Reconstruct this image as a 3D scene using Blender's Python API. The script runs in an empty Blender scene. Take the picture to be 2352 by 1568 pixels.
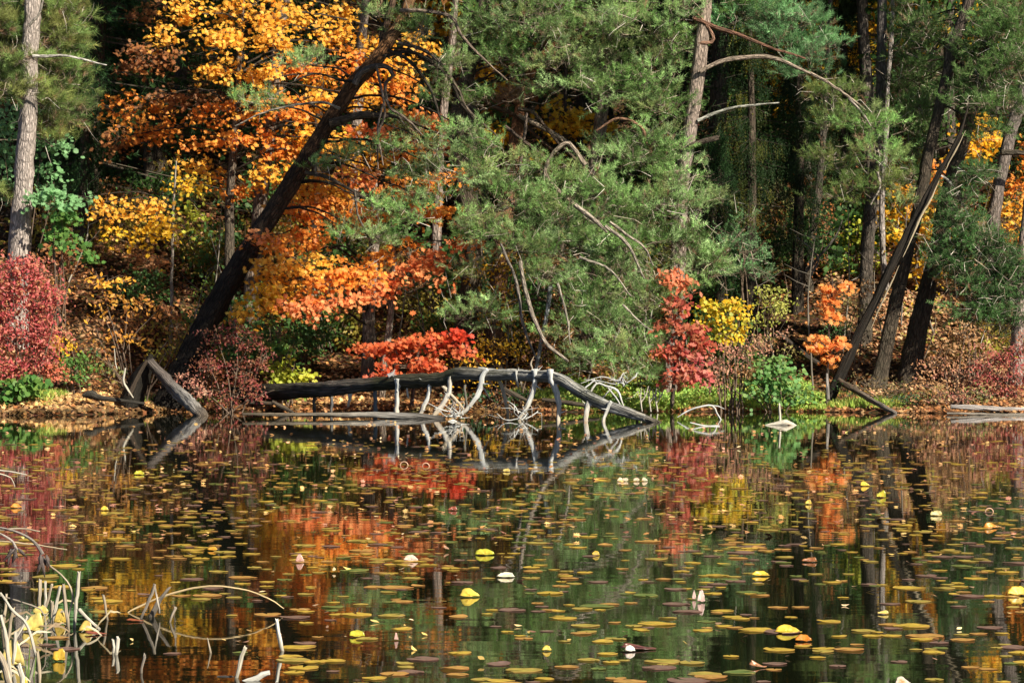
import bpy, math, random
import numpy as np
from mathutils import Vector
rng = np.random.default_rng(11)
random.seed(11)
R = math.radians
SC = bpy.context.scene
COL = SC.collection

# ------------------------------------------------------------------ camera, sky, sun, exposure
H = 1.6                      # eye height above the water
F = 6962.0                   # focal length in layout units (photo 2352 wide)
CU, HV = 1176.0, 734.0       # centre column, horizon row
cam = bpy.data.cameras.new('camera'); camo = bpy.data.objects.new('camera', cam); COL.objects.link(camo)
camo.location = (0, 0, H); camo.rotation_euler = (R(90), 0, 0)
cam.sensor_width = 36.0; cam.lens = 36.0*F/2352.0
cam.shift_y = -(784.0-HV)/2352.0
cam.clip_start = 0.5; cam.clip_end = 2000
SC.camera = camo
SUN_AZ, SUN_EL = R(46), R(36)      # sun behind the viewer's right shoulder
sv = Vector((math.sin(SUN_AZ)*math.cos(SUN_EL), -math.cos(SUN_AZ)*math.cos(SUN_EL), math.sin(SUN_EL)))
w = bpy.data.worlds.new('World'); SC.world = w; w.use_nodes = True
nt = w.node_tree; bg = nt.nodes['Background']
sky = nt.nodes.new('ShaderNodeTexSky'); sky.sky_type = 'NISHITA'; sky.sun_disc = False
sky.air_density = .7; sky.dust_density = .3; sky.ozone_density = .6; sky.sun_elevation = SUN_EL; sky.sun_rotation = math.atan2(sv.x, sv.y)
nt.links.new(sky.outputs[0], bg.inputs[0]); bg.inputs[1].default_value = 0.05
sl = bpy.data.lights.new('sun', 'SUN'); sl.energy = 5.0; sl.angle = R(0.5); sl.color = (1.0, 0.94, 0.76)
so = bpy.data.objects.new('sun', sl); COL.objects.link(so); so.rotation_euler = sv.to_track_quat('Z', 'Y').to_euler()
SC.view_settings.view_transform = 'Standard'; SC.view_settings.look = 'None'
SC.view_settings.exposure = 1.0; SC.view_settings.gamma = 1.0

# ------------------------------------------------------------------ layout helpers
def P(u, v, D): return np.array([(u-CU)/F*D, D, H+(HV-v)/F*D])
def Dw(v): return H*F/(v-HV)                    # distance at which the water shows on row v
_sh_u = np.array([-4000, 0, 180, 320, 380, 560, 900, 1300, 1500, 1850, 2050, 2352, 6000])
_sh_v = np.array([953, 954, 953, 949, 946, 945, 945, 946, 945, 945, 948, 951, 951])
_sh_x = (_sh_u-CU)/F*52.0; _sh_y = H*F/(_sh_v-HV)
def shore(x): return np.interp(x, _sh_x, _sh_y)
def wob(x, y):
    return (np.sin(x*1.3+y*.7)*.5+np.sin(x*.47-y*.9+1.3)+np.sin(x*2.9+1.1*y+.4)*.25+np.sin(y*3.3-x*2.1)*.2)
def ground(x, y):
    x = np.asarray(x, float); y = np.asarray(y, float)
    s = y-shore(x)+.12*np.sin(x*2.3)+.07*np.sin(x*6.1+1)
    z = np.where(s < 0, np.maximum(s*.22, -1.2), 0)
    z = np.where((s >= 0) & (s < 2.3), s*.125, z)
    z = np.where(s >= 2.3, .2875+.345*(s-2.3), z)
    z = np.where(s >= 45, .2875+.345*42.7+.12*(s-45), z)
    z = np.where(s >= 160, .2875+.345*42.7+.12*115, z)
    z = z+wob(x, y)*.07*np.clip((s-1)/3, 0, 1)
    # the muddy hump in the near left corner
    z = z+1.30*np.exp(-(((x+2.85)/.42)**2+((y-14.75)/.8)**2)**2)*(y < 25)
    return z

# ------------------------------------------------------------------ mesh building
class MB:
    def __init__(s): s.v = []; s.f = []; s.c = []; s.t = []; s.n = 0
    def add(s, verts, faces, col, tp=None, mat=0, smooth=False):
        verts = np.asarray(verts, np.float32).reshape(-1, 3); faces = np.asarray(faces, np.int64)
        col = np.asarray(col, np.float32)
        if col.ndim == 1: col = np.tile(col, (len(verts), 1))
        s.v.append(verts); s.c.append(col)
        s.t.append(verts if tp is None else np.asarray(tp, np.float32))
        s.f.append((faces+s.n, mat, smooth)); s.n += len(verts)
    def build(s, name, mats, parent=None, origin=(0, 0, 0)):
        me = bpy.data.meshes.new(name)
        if s.n:
            o = np.asarray(origin, np.float32)
            V = np.concatenate(s.v)-o
            me.vertices.add(len(V)); me.vertices.foreach_set('co', V.ravel())
            loops = np.concatenate([f.ravel() for f, m, sm in s.f]).astype(np.int32)
            tot = np.concatenate([np.full(len(f), f.shape[1], np.int32) for f, m, sm in s.f])
            mi = np.concatenate([np.full(len(f), m, np.int32) for f, m, sm in s.f])
            sm_ = np.concatenate([np.full(len(f), sm, bool) for f, m, sm in s.f])
            me.loops.add(len(loops)); me.loops.foreach_set('vertex_index', loops)
            me.polygons.add(len(tot))
            me.polygons.foreach_set('loop_start', np.concatenate([[0], np.cumsum(tot)[:-1]]).astype(np.int32))
            me.polygons.foreach_set('material_index', mi); me.polygons.foreach_set('use_smooth', sm_)
            a = me.attributes.new('Col', 'FLOAT_COLOR', 'POINT')
            c = np.concatenate(s.c); a.data.foreach_set('color', np.concatenate([c, np.ones((len(c), 1), np.float32)], 1).ravel())
            b = me.attributes.new('tp', 'FLOAT_VECTOR', 'POINT'); b.data.foreach_set('vector', np.concatenate(s.t).astype(np.float32).ravel())
            me.update(calc_edges=True)
        for m in (mats if isinstance(mats, (list, tuple)) else [mats]): me.materials.append(m)
        ob = bpy.data.objects.new(name, me); COL.objects.link(ob)
        if parent is not None: ob.parent = parent
        else: ob.location = origin
        return ob

def nrm(a): return a/np.maximum(np.linalg.norm(a, axis=-1, keepdims=True), 1e-9)
def smooth_path(pts, rad, step):
    pts = np.asarray(pts, float); rad = np.asarray(rad, float)
    if len(pts) < 3:
        n = max(2, int(np.linalg.norm(pts[-1]-pts[0])/step)+1)
        t = np.linspace(0, 1, n)[:, None]
        return pts[0]+(pts[-1]-pts[0])*t, rad[0]+(rad[-1]-rad[0])*t[:, 0]
    p = np.vstack([2*pts[0]-pts[1], pts, 2*pts[-1]-pts[-2]]); out = []; ro = []
    for i in range(1, len(p)-2):
        n = max(1, int(np.linalg.norm(p[i+1]-p[i])/step)); t = np.arange(n)/n
        a, b, c, d = p[i-1], p[i], p[i+1], p[i+2]; t_ = t[:, None]
        out.append(.5*((2*b)+(-a+c)*t_+(2*a-5*b+4*c-d)*t_**2+(-a+3*b-3*c+d)*t_**3))
        ro.append(rad[i-1]+(rad[i]-rad[i-1])*t)
    out.append(pts[-1:]); ro.append(rad[-1:])
    return np.concatenate(out), np.concatenate(ro)

def tube(mb, pts, rad, col, sides=8, step=.15, rough=.08, mat=0, wander=0.0, cap=True, jag=0.0, lump=0.0):
    p, r = smooth_path(pts, rad, step); n = len(p)
    if wander:
        k = np.cumsum(rng.normal(0, 1, (n, 3)), 0); k -= np.linspace(0, 1, n)[:, None]*k[-1]; p = p+k*wander
    T = nrm(np.gradient(p, axis=0)); up = np.array([0, 0, 1.]) if abs(T[0, 2]) < .9 else np.array([0, 1., 0])
    N = np.zeros((n, 3)); v = nrm(np.cross(T[0], up))
    for i in range(n):
        v = v-T[i]*np.dot(v, T[i]); v /= max(np.linalg.norm(v), 1e-9); N[i] = v
    B = np.cross(T, N)
    th = np.linspace(0, 2*np.pi, sides, endpoint=False)+rng.random()*6
    L = np.concatenate([[0], np.cumsum(np.linalg.norm(np.diff(p, axis=0), axis=1))])
    ph = rng.random(4)*6
    rr = r[:, None]*(1+rough*(np.sin(3*th[None]+L[:, None]*1.3/max(r.max(), .01)*.2+ph[0])+.7*np.sin(5*th[None]-L[:, None]*2+ph[1])+rng.normal(0, .5, (n, sides))))
    if lump: rr *= (1+lump*np.sin(L/np.maximum(r.max()*3.1, .02)+ph[2])*np.sin(L/np.maximum(r.max()*7.3, .02)+ph[3]))[:, None]
    V = p[:, None]+rr[..., None]*(np.cos(th)[None, :, None]*N[:, None]+np.sin(th)[None, :, None]*B[:, None])
    if jag: V[-1] += (T[-1]*jag)[None]*rng.random((sides, 1)); V[0] -= (T[0]*jag*.3)[None]*rng.random((sides, 1))
    tp = np.stack([np.cos(th)[None]*r[:, None]+0*L[:, None], np.sin(th)[None]*r[:, None], np.repeat(L[:, None], sides, 1)], -1)+rng.random(3)*20
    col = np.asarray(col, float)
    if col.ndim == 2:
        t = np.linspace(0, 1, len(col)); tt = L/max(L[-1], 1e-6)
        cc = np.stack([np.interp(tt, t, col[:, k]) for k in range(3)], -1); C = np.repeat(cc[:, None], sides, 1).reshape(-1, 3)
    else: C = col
    i, j = np.meshgrid(np.arange(n-1), np.arange(sides), indexing='ij'); j2 = (j+1) % sides
    q = np.stack([i*sides+j, i*sides+j2, (i+1)*sides+j2, (i+1)*sides+j], -1).reshape(-1, 4)
    mb.add(V.reshape(-1, 3), q, C, tp.reshape(-1, 3), mat, True)
    if cap and sides > 3:
        for e, idx in ((0, 0), (n-1, (n-1)*sides)):
            ring = V[e].copy(); o = np.arange(sides)
            cen = ring.mean(0)+(T[e]*(r[e]*.25 if e else -r[e]*.25)); vv = np.vstack([ring, cen])
            f = np.stack([o, (o+1) % sides, np.full(sides, sides)], -1)
            cl = C[idx:idx+sides] if getattr(C, 'ndim', 1) == 2 else np.tile(C, (sides, 1))
            mb.add(vv, f, np.vstack([cl, cl[:1]]), np.vstack([tp[e], tp[e].mean(0)]), mat, False)
    return p, r

SHAPES = {
 'maple': np.array([(0,-.45),(.12,-.18),(.42,-.28),(.34,-.05),(.56,.16),(.27,.2),(.3,.42),(.12,.32),(0,.62),(-.12,.32),(-.3,.42),(-.27,.2),(-.56,.16),(-.34,-.05),(-.42,-.28),(-.12,-.18)]),
 'oval': np.array([(0,-.5),(.2,-.2),(.24,.1),(0,.55),(-.24,.1),(-.2,-.2)]),
 'quad': np.array([(0,-.5),(.33,0),(0,.5),(-.33,0)]),
 'round': np.array([(0,-.5),(.4,-.25),(.42,.2),(.1,.5),(-.3,.35),(-.45,-.1)]),
 'oak': np.array([(0,-.6),(.1,-.3),(.28,-.22),(.16,-.02),(.36,.12),(.2,.25),(.12,.55),(0,.62),(-.14,.5),(-.2,.25),(-.36,.12),(-.16,-.02),(-.28,-.22),(-.1,-.3)]),
}
def leaves(mb, cen, nor, size, shape, col, droop=.7, mat=0, fold=.25):
    n = len(cen); S = SHAPES[shape]; k = len(S)
    nor = nrm(nor); d = rng.normal(0, 1, (n, 3)); d[:, 2] -= droop*1.6
    d = nrm(d-nor*np.sum(d*nor, -1, keepdims=True)); s = np.cross(nor, d)
    sz = np.asarray(size).reshape(-1, 1, 1) if np.ndim(size) else size
    bend = -.6*fold*np.abs(S[:, 0])[None, :, None]*nor[:, None]*rng.uniform(-.4, 1.4, (n, 1, 1))-.25*(S[:, 1]**2)[None, :, None]*nor[:, None]*rng.uniform(0, 1.2, (n, 1, 1))
    V = cen[:, None]+sz*(S[None, :, 0, None]*s[:, None]+S[None, :, 1, None]*d[:, None]+bend)
    mb.add(V.reshape(-1, 3), np.arange(n*k).reshape(n, k), np.repeat(col, k, 0), None, mat)

def pal(palette, n, jit=.18):
    p = np.asarray(palette, float); c = p[rng.integers(0, len(p), n)]
    b = p[rng.integers(0, len(p), n)]; t = rng.random((n, 1))*.5; c = c*(1-t)+b*t
    return np.clip(c*(1+rng.normal(0, jit, (n, 1))), .004, .95)

def needles(mb, o, d, L, K, M, nl, nw, col, mat=0, spread=(20, 62), t0=.25):
    N = len(o); t = np.linspace(t0, 1, K)[None, :, None]
    base = o[:, None]+d[:, None]*(L.reshape(-1, 1, 1)*t)                     # N,K,3
    base = np.repeat(base[:, :, None], M, 2)
    A = np.radians(rng.uniform(spread[0], spread[1], (N, K, M, 1)))
    dd = np.broadcast_to(d[:, None, None], base.shape)
    pr = rng.normal(0, 1, base.shape); pr = nrm(pr-dd*np.sum(pr*dd, -1, keepdims=True))
    nd = dd*np.cos(A)+pr*np.sin(A)
    side = nrm(np.cross(nd, rng.normal(0, 1, base.shape)))*(nw/2)
    ln = nl*rng.uniform(.7, 1.15, (N, K, M, 1))
    V = np.stack([base-side, base+side, base+nd*ln], 3).reshape(-1, 3)
    C = np.repeat(col, K*M*3, 0)
    mb.add(V, np.arange(len(V)).reshape(-1, 3), C, None, mat)

def twigs(mb, a, b, r, col, mat=1):
    n = len(a); d = nrm(b-a); s = nrm(np.cross(d, rng.normal(0, 1, (n, 3)))); t = np.cross(d, s)
    an = np.array([0, 2.094, 4.189]); off = np.cos(an)[None, :, None]*s[:, None]+np.sin(an)[None, :, None]*t[:, None]
    r = np.broadcast_to(np.asarray(r, float), (n,)).reshape(n, 1, 1)
    V = np.concatenate([a[:, None]+off*r, b[:, None]+off*r*.5], 1)
    f = np.array([[0, 1, 4, 3], [1, 2, 5, 4], [2, 0, 3, 5]])
    F_ = (np.arange(n)[:, None, None]*6+f[None]).reshape(-1, 4)
    mb.add(V.reshape(-1, 3), F_, np.repeat(col, 6, 0) if np.ndim(col) == 2 else col, None, mat)

def in_ball(n, shell=.0):
    v = nrm(rng.normal(0, 1, (n, 3))); r = rng.uniform(shell, 1, (n, 1))**(1/2.2); return v*r

# ------------------------------------------------------------------ materials
def nodes(name):
    m = bpy.data.materials.new(name); m.use_nodes = True; t = m.node_tree
    return m, t, t.nodes['Principled BSDF'], t.nodes['Material Output']
def N(t, typ, **kw):
    n = t.nodes.new(typ)
    for k, v in kw.items(): setattr(n, k, v)
    return n
def leaf_mat(name, trans, rough=.5, spec=.3, tcol=1.25):
    m, t, p, o = nodes(name)
    a = N(t, 'ShaderNodeAttribute', attribute_name='Col')
    geo = N(t, 'ShaderNodeNewGeometry'); nz = N(t, 'ShaderNodeTexNoise'); nz.inputs['Scale'].default_value = 28; nz.inputs['Detail'].default_value = 3
    t.links.new(geo.outputs['Position'], nz.inputs['Vector'])
    mr = N(t, 'ShaderNodeMapRange'); mr.inputs[1].default_value = .3; mr.inputs[2].default_value = .7; mr.inputs[3].default_value = .72; mr.inputs[4].default_value = 1.2
    t.links.new(nz.outputs[0], mr.inputs[0])
    mul = N(t, 'ShaderNodeVectorMath', operation='SCALE'); t.links.new(a.outputs['Color'], mul.inputs[0]); t.links.new(mr.outputs[0], mul.inputs['Scale'])
    t.links.new(mul.outputs[0], p.inputs['Base Color'])
    p.inputs['Roughness'].default_value = rough; p.inputs['Specular IOR Level'].default_value = spec
    tr = N(t, 'ShaderNodeBsdfTranslucent'); sc = N(t, 'ShaderNodeVectorMath', operation='SCALE'); sc.inputs['Scale'].default_value = tcol
    t.links.new(mul.outputs[0], sc.inputs[0]); t.links.new(sc.outputs[0], tr.inputs['Color'])
    mx = N(t, 'ShaderNodeMixShader'); mx.inputs[0].default_value = trans
    t.links.new(p.outputs[0], mx.inputs[1]); t.links.new(tr.outputs[0], mx.inputs[2]); t.links.new(mx.outputs[0], o.inputs[0])
    return m
def wood_mat(name, sx, sz, contrast, bump, cracks=.5, rough=.85, patch=0.0, patchcol=(.1,.12,.04)):
    m, t, p, o = nodes(name)
    a = N(t, 'ShaderNodeAttribute', attribute_name='Col'); q = N(t, 'ShaderNodeAttribute', attribute_name='tp')
    mp = N(t, 'ShaderNodeMapping'); mp.inputs['Scale'].default_value = (sx, sx, sz); t.links.new(q.outputs['Vector'], mp.inputs['Vector'])
    nz = N(t, 'ShaderNodeTexNoise'); nz.inputs['Scale'].default_value = 1; nz.inputs['Detail'].default_value = 6; nz.inputs['Roughness'].default_value = .65; nz.inputs['Distortion'].default_value = .6
    t.links.new(mp.outputs[0], nz.inputs['Vector'])
    vo = N(t, 'ShaderNodeTexVoronoi', feature='DISTANCE_TO_EDGE'); vo.inputs['Scale'].default_value = .8; t.links.new(mp.outputs[0], vo.inputs['Vector'])
    vr = N(t, 'ShaderNodeMapRange'); vr.inputs[1].default_value = 0; vr.inputs[2].default_value = .22; vr.inputs[3].default_value = 1-cracks; vr.inputs[4].default_value = 1
    t.links.new(vo.outputs['Distance'], vr.inputs[0])
    mr = N(t, 'ShaderNodeMapRange'); mr.inputs[1].default_value = .32; mr.inputs[2].default_value = .68; mr.inputs[3].default_value = 1-contrast; mr.inputs[4].default_value = 1+contrast*.6
    t.links.new(nz.outputs[0], mr.inputs[0])
    mm = N(t, 'ShaderNodeMath', operation='MULTIPLY'); t.links.new(mr.outputs[0], mm.inputs[0]); t.links.new(vr.outputs[0], mm.inputs[1])
    mul = N(t, 'ShaderNodeVectorMath', operation='SCALE'); t.links.new(a.outputs['Color'], mul.inputs[0]); t.links.new(mm.outputs[0], mul.inputs['Scale'])
    n2 = N(t, 'ShaderNodeTexNoise'); n2.inputs['Scale'].default_value = 2.3; n2.inputs['Detail'].default_value = 4; t.links.new(q.outputs['Vector'], n2.inputs['Vector'])
    r2 = N(t, 'ShaderNodeMapRange'); r2.inputs[1].default_value = .5; r2.inputs[2].default_value = .62; r2.inputs[4].default_value = patch
    t.links.new(n2.outputs[0], r2.inputs[0])
    mix = N(t, 'ShaderNodeMix', data_type='RGBA'); t.links.new(r2.outputs[0], mix.inputs['Factor']); t.links.new(mul.outputs[0], mix.inputs['A']); mix.inputs['B'].default_value = (*patchcol, 1)
    t.links.new(mix.outputs['Result'], p.inputs['Base Color'])
    p.inputs['Roughness'].default_value = rough; p.inputs['Specular IOR Level'].default_value = .2
    b = N(t, 'ShaderNodeBump'); b.inputs['Distance'].default_value = bump; b.inputs['Strength'].default_value = 1
    t.links.new(mm.outputs[0], b.inputs['Height']); t.links.new(b.outputs[0], p.inputs['Normal'])
    return m
M_needle = leaf_mat('pine_needles', .3, .5, .15, 1.15)
M_leaf = leaf_mat('autumn_leaves', .42, .5, .25, 1.3)
M_pad = leaf_mat('lily_pad', .2, .32, .5, 1.1)
M_litter = leaf_mat('fallen_leaves', .1, .7, .2)
M_bark = wood_mat('bark', 26, 7, .55, .03, .6, patch=.15, patchcol=(.10, .10, .07))
M_shadebark = wood_mat('shade_dark_bark', 26, 7, .6, .03, .7)  # dark bark of the leaning pine, kept extra dark to imitate shade
M_twig = wood_mat('twig_bark', 60, 10, .4, .004, .2)
M_grey = wood_mat('weathered_wood', 34, 2.2, .6, .02, .5, .75)
M_bleach = wood_mat('bleached_wood', 60, 5, .3, .006, .35, .7, patch=.25, patchcol=(.3, .22, .12))
M_log = wood_mat('old_wet_log', 26, 1.6, .75, .035, .65, .6, patch=.55, patchcol=(.045, .05, .02))

def water_mat():
    m, t, p, o = nodes('pond_water')
    p.inputs['Base Color'].default_value = (.006, .007, .003, 1); p.inputs['Roughness'].default_value = .022
    p.inputs['IOR'].default_value = 1.333; p.inputs['Specular IOR Level'].default_value = .5
    tc = N(t, 'ShaderNodeTexCoord')
    prev = None
    for sc, ds in (((2.2, 5.0), .00035), ((.35, 1.1), .0011)):
        mp = N(t, 'ShaderNodeMapping'); mp.inputs['Scale'].default_value = (sc[0], sc[1], 1); t.links.new(tc.outputs['Object'], mp.inputs['Vector'])
        nz = N(t, 'ShaderNodeTexNoise'); nz.inputs['Scale'].default_value = 1; nz.inputs['Detail'].default_value = 2; t.links.new(mp.outputs[0], nz.inputs['Vector'])
        b = N(t, 'ShaderNodeBump'); b.inputs['Distance'].default_value = ds; t.links.new(nz.outputs[0], b.inputs['Height'])
        if prev: t.links.new(prev.outputs[0], b.inputs['Normal'])
        prev = b
    t.links.new(prev.outputs[0], p.inputs['Normal'])
    return m
def ground_mat():
    m, t, p, o = nodes('forest_floor')
    geo = N(t, 'ShaderNodeNewGeometry')
    nz = N(t, 'ShaderNodeTexNoise'); nz.inputs['Scale'].default_value = 14; nz.inputs['Detail'].default_value = 6; t.links.new(geo.outputs['Position'], nz.inputs['Vector'])
    vo = N(t, 'ShaderNodeTexVoronoi'); vo.inputs['Scale'].default_value = 16; t.links.new(geo.outputs['Position'], vo.inputs['Vector'])
    cr = N(t, 'ShaderNodeValToRGB'); e = cr.color_ramp.elements; e[0].position = .35; e[0].color = (.022, .014, .008, 1); e[1].position = .7; e[1].color = (.15, .08, .035, 1)
    t.links.new(nz.outputs[0], cr.inputs[0])
    mx = N(t, 'ShaderNodeMix', data_type='RGBA', blend_type='MULTIPLY'); mx.inputs['Factor'].default_value = .6
    t.links.new(cr.outputs[0], mx.inputs['A']); t.links.new(vo.outputs['Color'], mx.inputs['B']); t.links.new(mx.outputs['Result'], p.inputs['Base Color'])
    p.inputs['Roughness'].default_value = .95; p.inputs['Specular IOR Level'].default_value = .1
    b = N(t, 'ShaderNodeBump'); b.inputs['Distance'].default_value = .05; t.links.new(nz.outputs[0], b.inputs['Height']); t.links.new(b.outputs[0], p.inputs['Normal'])
    return m
M_water = water_mat(); M_ground = ground_mat()

# ------------------------------------------------------------------ object helpers
def tag(o, label=None, cat=None, group=None, kind=None):
    if label: o['label'] = label
    if cat: o['category'] = cat
    if group: o['group'] = group
    if kind: o['kind'] = kind
    return o
def empty(name, loc, label, cat, group=None):
    o = bpy.data.objects.new(name, None); COL.objects.link(o); o.location = [float(a) for a in loc]; o.empty_display_size = .2
    return tag(o, label, cat, group)
def copy_tree(o, parent=None):
    c = o.copy(); COL.objects.link(c); c.parent = parent
    for ch in list(o.children): copy_tree(ch, c)
    return c

# ------------------------------------------------------------------ the setting
def axis(parts): return np.unique(np.concatenate([np.arange(a, b, s) for a, b, s in parts]))
gx = axis([(-260, -30, 12), (-30, -12, 1.5), (-12, 12, .16), (12, 30, 1.5), (30, 261, 12)])
gy = axis([(-40, 10, 6), (10, 19, .2), (19, 48, 2), (48, 60, .14), (60, 100, .9), (100, 420, 12)])
X, Y = np.meshgrid(gx, gy, indexing='ij'); Z = ground(X, Y)
near = (Y > 49) & (Y < 62) & (np.abs(X) < 12.5)
Z = Z+near*(Z > .02)*rng.normal(0, .018, Z.shape)
mb = MB(); nx, ny = X.shape; i, j = np.meshgrid(np.arange(nx-1), np.arange(ny-1), indexing='ij')
q = np.stack([i*ny+j, (i+1)*ny+j, (i+1)*ny+j+1, i*ny+j+1], -1).reshape(-1, 4)
mb.add(np.stack([X, Y, Z], -1), q, (.2, .1, .05), None, 0, True)
tag(mb.build('ground', M_ground), kind='structure')
mb = MB(); mb.add([(-250, -38, 0), (250, -38, 0), (250, 62, 0), (-250, 62, 0)], [[0, 1, 2, 3]], (0, 0, 0))
tag(mb.build('water', M_water), kind='structure')

# ------------------------------------------------------------------ palettes (linear)
ORANGE = [(.85, .33, .05), (.78, .24, .04), (.88, .42, .08), (.68, .2, .03)]
GOLD = [(.86, .45, .05), (.82, .36, .04), (.88, .54, .1), (.7, .32, .03)]
YELLOW = [(.8, .5, .03), (.75, .42, .02), (.7, .52, .06), (.8, .35, .02)]
CORAL = [(.82, .24, .08), (.86, .32, .12), (.72, .16, .05), (.86, .4, .16)]
SCARLET = [(.58, .09, .03), (.66, .15, .05), (.45, .06, .03), (.7, .25, .09), (.5, .1, .05)]
CRIMSON = [(.5, .08, .09), (.6, .15, .14), (.34, .04, .06), (.62, .24, .18), (.55, .3, .14), (.42, .06, .08)]
MAROON = [(.32, .05, .06), (.36, .08, .08), (.16, .04, .04), (.34, .16, .08), (.2, .12, .04)]
PINK = [(.62, .3, .22), (.5, .2, .17), (.66, .4, .26), (.42, .26, .13), (.45, .12, .11)]
LIME = [(.5, .52, .05), (.4, .45, .05), (.6, .55, .08), (.25, .33, .04)]
GREEN = [(.09, .22, .05), (.13, .28, .07), (.06, .16, .04), (.2, .3, .06)]
MINT = [(.2, .4, .17), (.27, .48, .23), (.15, .3, .12)]
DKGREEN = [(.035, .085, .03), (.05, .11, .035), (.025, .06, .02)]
RUST = [(.4, .15, .05), (.5, .22, .07), (.28, .1, .04), (.2, .1, .05)]
TAN = [(.5, .28, .14), (.42, .2, .09), (.6, .38, .2), (.3, .15, .07)]
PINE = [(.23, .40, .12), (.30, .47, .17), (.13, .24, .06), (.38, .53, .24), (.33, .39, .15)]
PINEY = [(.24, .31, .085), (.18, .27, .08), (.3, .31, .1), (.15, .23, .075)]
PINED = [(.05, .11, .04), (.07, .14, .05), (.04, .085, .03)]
BK_PALE = (.40, .31, .27); BK_MID = (.22, .165, .135); BK_DARK = (.10, .075, .055); BK_OR = (.34, .15, .06)

# ------------------------------------------------------------------ foliage builders
def pine_cloud(mb, cen, rad, palette, dens=1.0, sub=.30, nl=.085, nw=.0065, K=5, M=9, dead=.03, twl=.24, updir=.5):
    """clumps of needle-bearing twigs through an ellipsoid"""
    vol_area = math.pi*rad[0]*rad[2]; ns = max(2, int(1.0*dens*vol_area*(1+rad[1])/(sub*sub*.62)))
    s = in_ball(ns)*np.asarray(rad)+np.asarray(cen)
    out = nrm((s-np.asarray(cen))/np.asarray(rad)+1e-6)
    per = 12
    c = np.repeat(s, per, 0); o2 = np.repeat(out, per, 0)
    org = c+rng.normal(0, 1, c.shape)*np.array([sub*.42, sub*.38, sub*.14])
    d = rng.normal(0, .55, c.shape)+o2*.55; d[:, 2] = d[:, 2]*.6+updir; d = nrm(d)
    L = rng.uniform(.6, 1.25, len(c))*twl
    col = np.repeat(pal(palette, ns, .3), per, 0)*rng.uniform(.85, 1.15, (len(c), 1))
    isd = rng.random(len(c)) < dead; col[isd] = pal([(.3, .17, .1), (.35, .24, .16)], isd.sum())
    needles(mb, org, d, L, K, M, nl, nw, col, 0)
    twigs(mb, org-d*L[:, None]*.2, org+d*L[:, None], .0035, np.array([.2, .15, .11]), 1)
    # sub limbs from the middle of the clump, some of them bare and grey
    k = min(ns, 60); a = np.asarray(cen)+rng.normal(0, .25, (ns, 3))*np.asarray(rad)
    mid = (a+s)/2+rng.normal(0, .07, (ns, 3))
    twigs(mb, a, mid, .010, pal([(.22, .16, .12), (.34, .28, .22), (.14, .1, .08)], ns), 1); twigs(mb, mid, s, .006, pal([(.25, .19, .14), (.4, .34, .28), (.15, .11, .08)], ns), 1)
    nb = int(ns*1.5); kk = rng.integers(0, ns, nb); a = s[kk]+rng.normal(0, .12, (nb, 3)); d = nrm(rng.normal(0, 1, (nb, 3))+np.array([0, -.5, -.1]))
    b = a+d*rng.uniform(.12, .4, (nb, 1)); cc = pal([(.55, .48, .42), (.38, .3, .23)], nb); twigs(mb, a, b, .0065, cc, 1)
    twigs(mb, b, b+nrm(d+rng.normal(0, .6, (nb, 3)))*.15, .0035, cc, 1)

def leaf_cloud(mb, cen, rad, palette, shape='maple', size=.1, dens=1.0, sub=.28, flat=.38, per=16, face=(.25, -.6, .6), rnd=.55, stems=True, jit=.16, droop=.7):
    area = math.pi*rad[0]*rad[2]; ns = max(3, int(1.75*dens*area*(1+rad[1]*.8)/(sub*sub*1.0)))
    cen = np.asarray(cen); rad = np.asarray(rad)
    s = in_ball(ns)*rad+cen
    c = np.repeat(s, per, 0)
    g = rng.normal(0, 1, c.shape)*np.array([sub*.55, sub*.55, sub*flat*.55]); g[:, 2] -= (g[:, 0]**2+g[:, 1]**2)/sub*.35
    ctr = c+g; n = len(ctr)
    nor = rng.normal(0, rnd, (n, 3))+np.asarray(face)
    sc = pal(palette, ns, jit*.7); col = np.repeat(sc, per, 0)*.5+pal(palette, n, jit)*.5
    leaves(mb, ctr, nor, size*rng.uniform(.6, 1.2, n), shape, col, droop)
    if stems:
        a = cen+rng.normal(0, .22, (ns, 3))*rad-np.array([0, 0, .3])*rad[2]
        mid = (a+s)/2+rng.normal(0, .05, (ns, 3)); cc = np.array([.14, .1, .07])
        twigs(mb, a, mid, .007, cc, 1); twigs(mb, mid, s, .004, cc, 1)

def limb(parent, base, a, b, r0, r1, col, sag=.1, rise=.15, name='branch', mat=None, wander=.012, sides=6, sprig=0):
    a = np.asarray(a); b = np.asarray(b); mb = MB(); L = np.linalg.norm(b-a)
    m1 = a+(b-a)*.33+np.array([0, 0, rise*L]); m2 = a+(b-a)*.7+np.array([rng.normal(0, .03)*L, rng.normal(0, .03)*L, rise*L*.6])
    p, r = tube(mb, [a, m1, m2, b], [r0, r0*.8, (r0+r1)*.45, r1], col, sides, .12, .1, 0, wander)
    if sprig:
        for k in range(sprig):
            i = rng.integers(len(p)//3, len(p)-1); d = nrm(rng.normal(0, 1, 3)+np.array([0, -.3, 0])); l = rng.uniform(.2, .6)
            tube(mb, [p[i], p[i]+d*l*.5, p[i]+d*l+rng.normal(0, .06, 3)], [r[i]*.5, r[i]*.3, .003], col, 4, .1, 0, 0, 0, False)
    return mb.build(name, mat or M_bark, parent, base)

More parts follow.
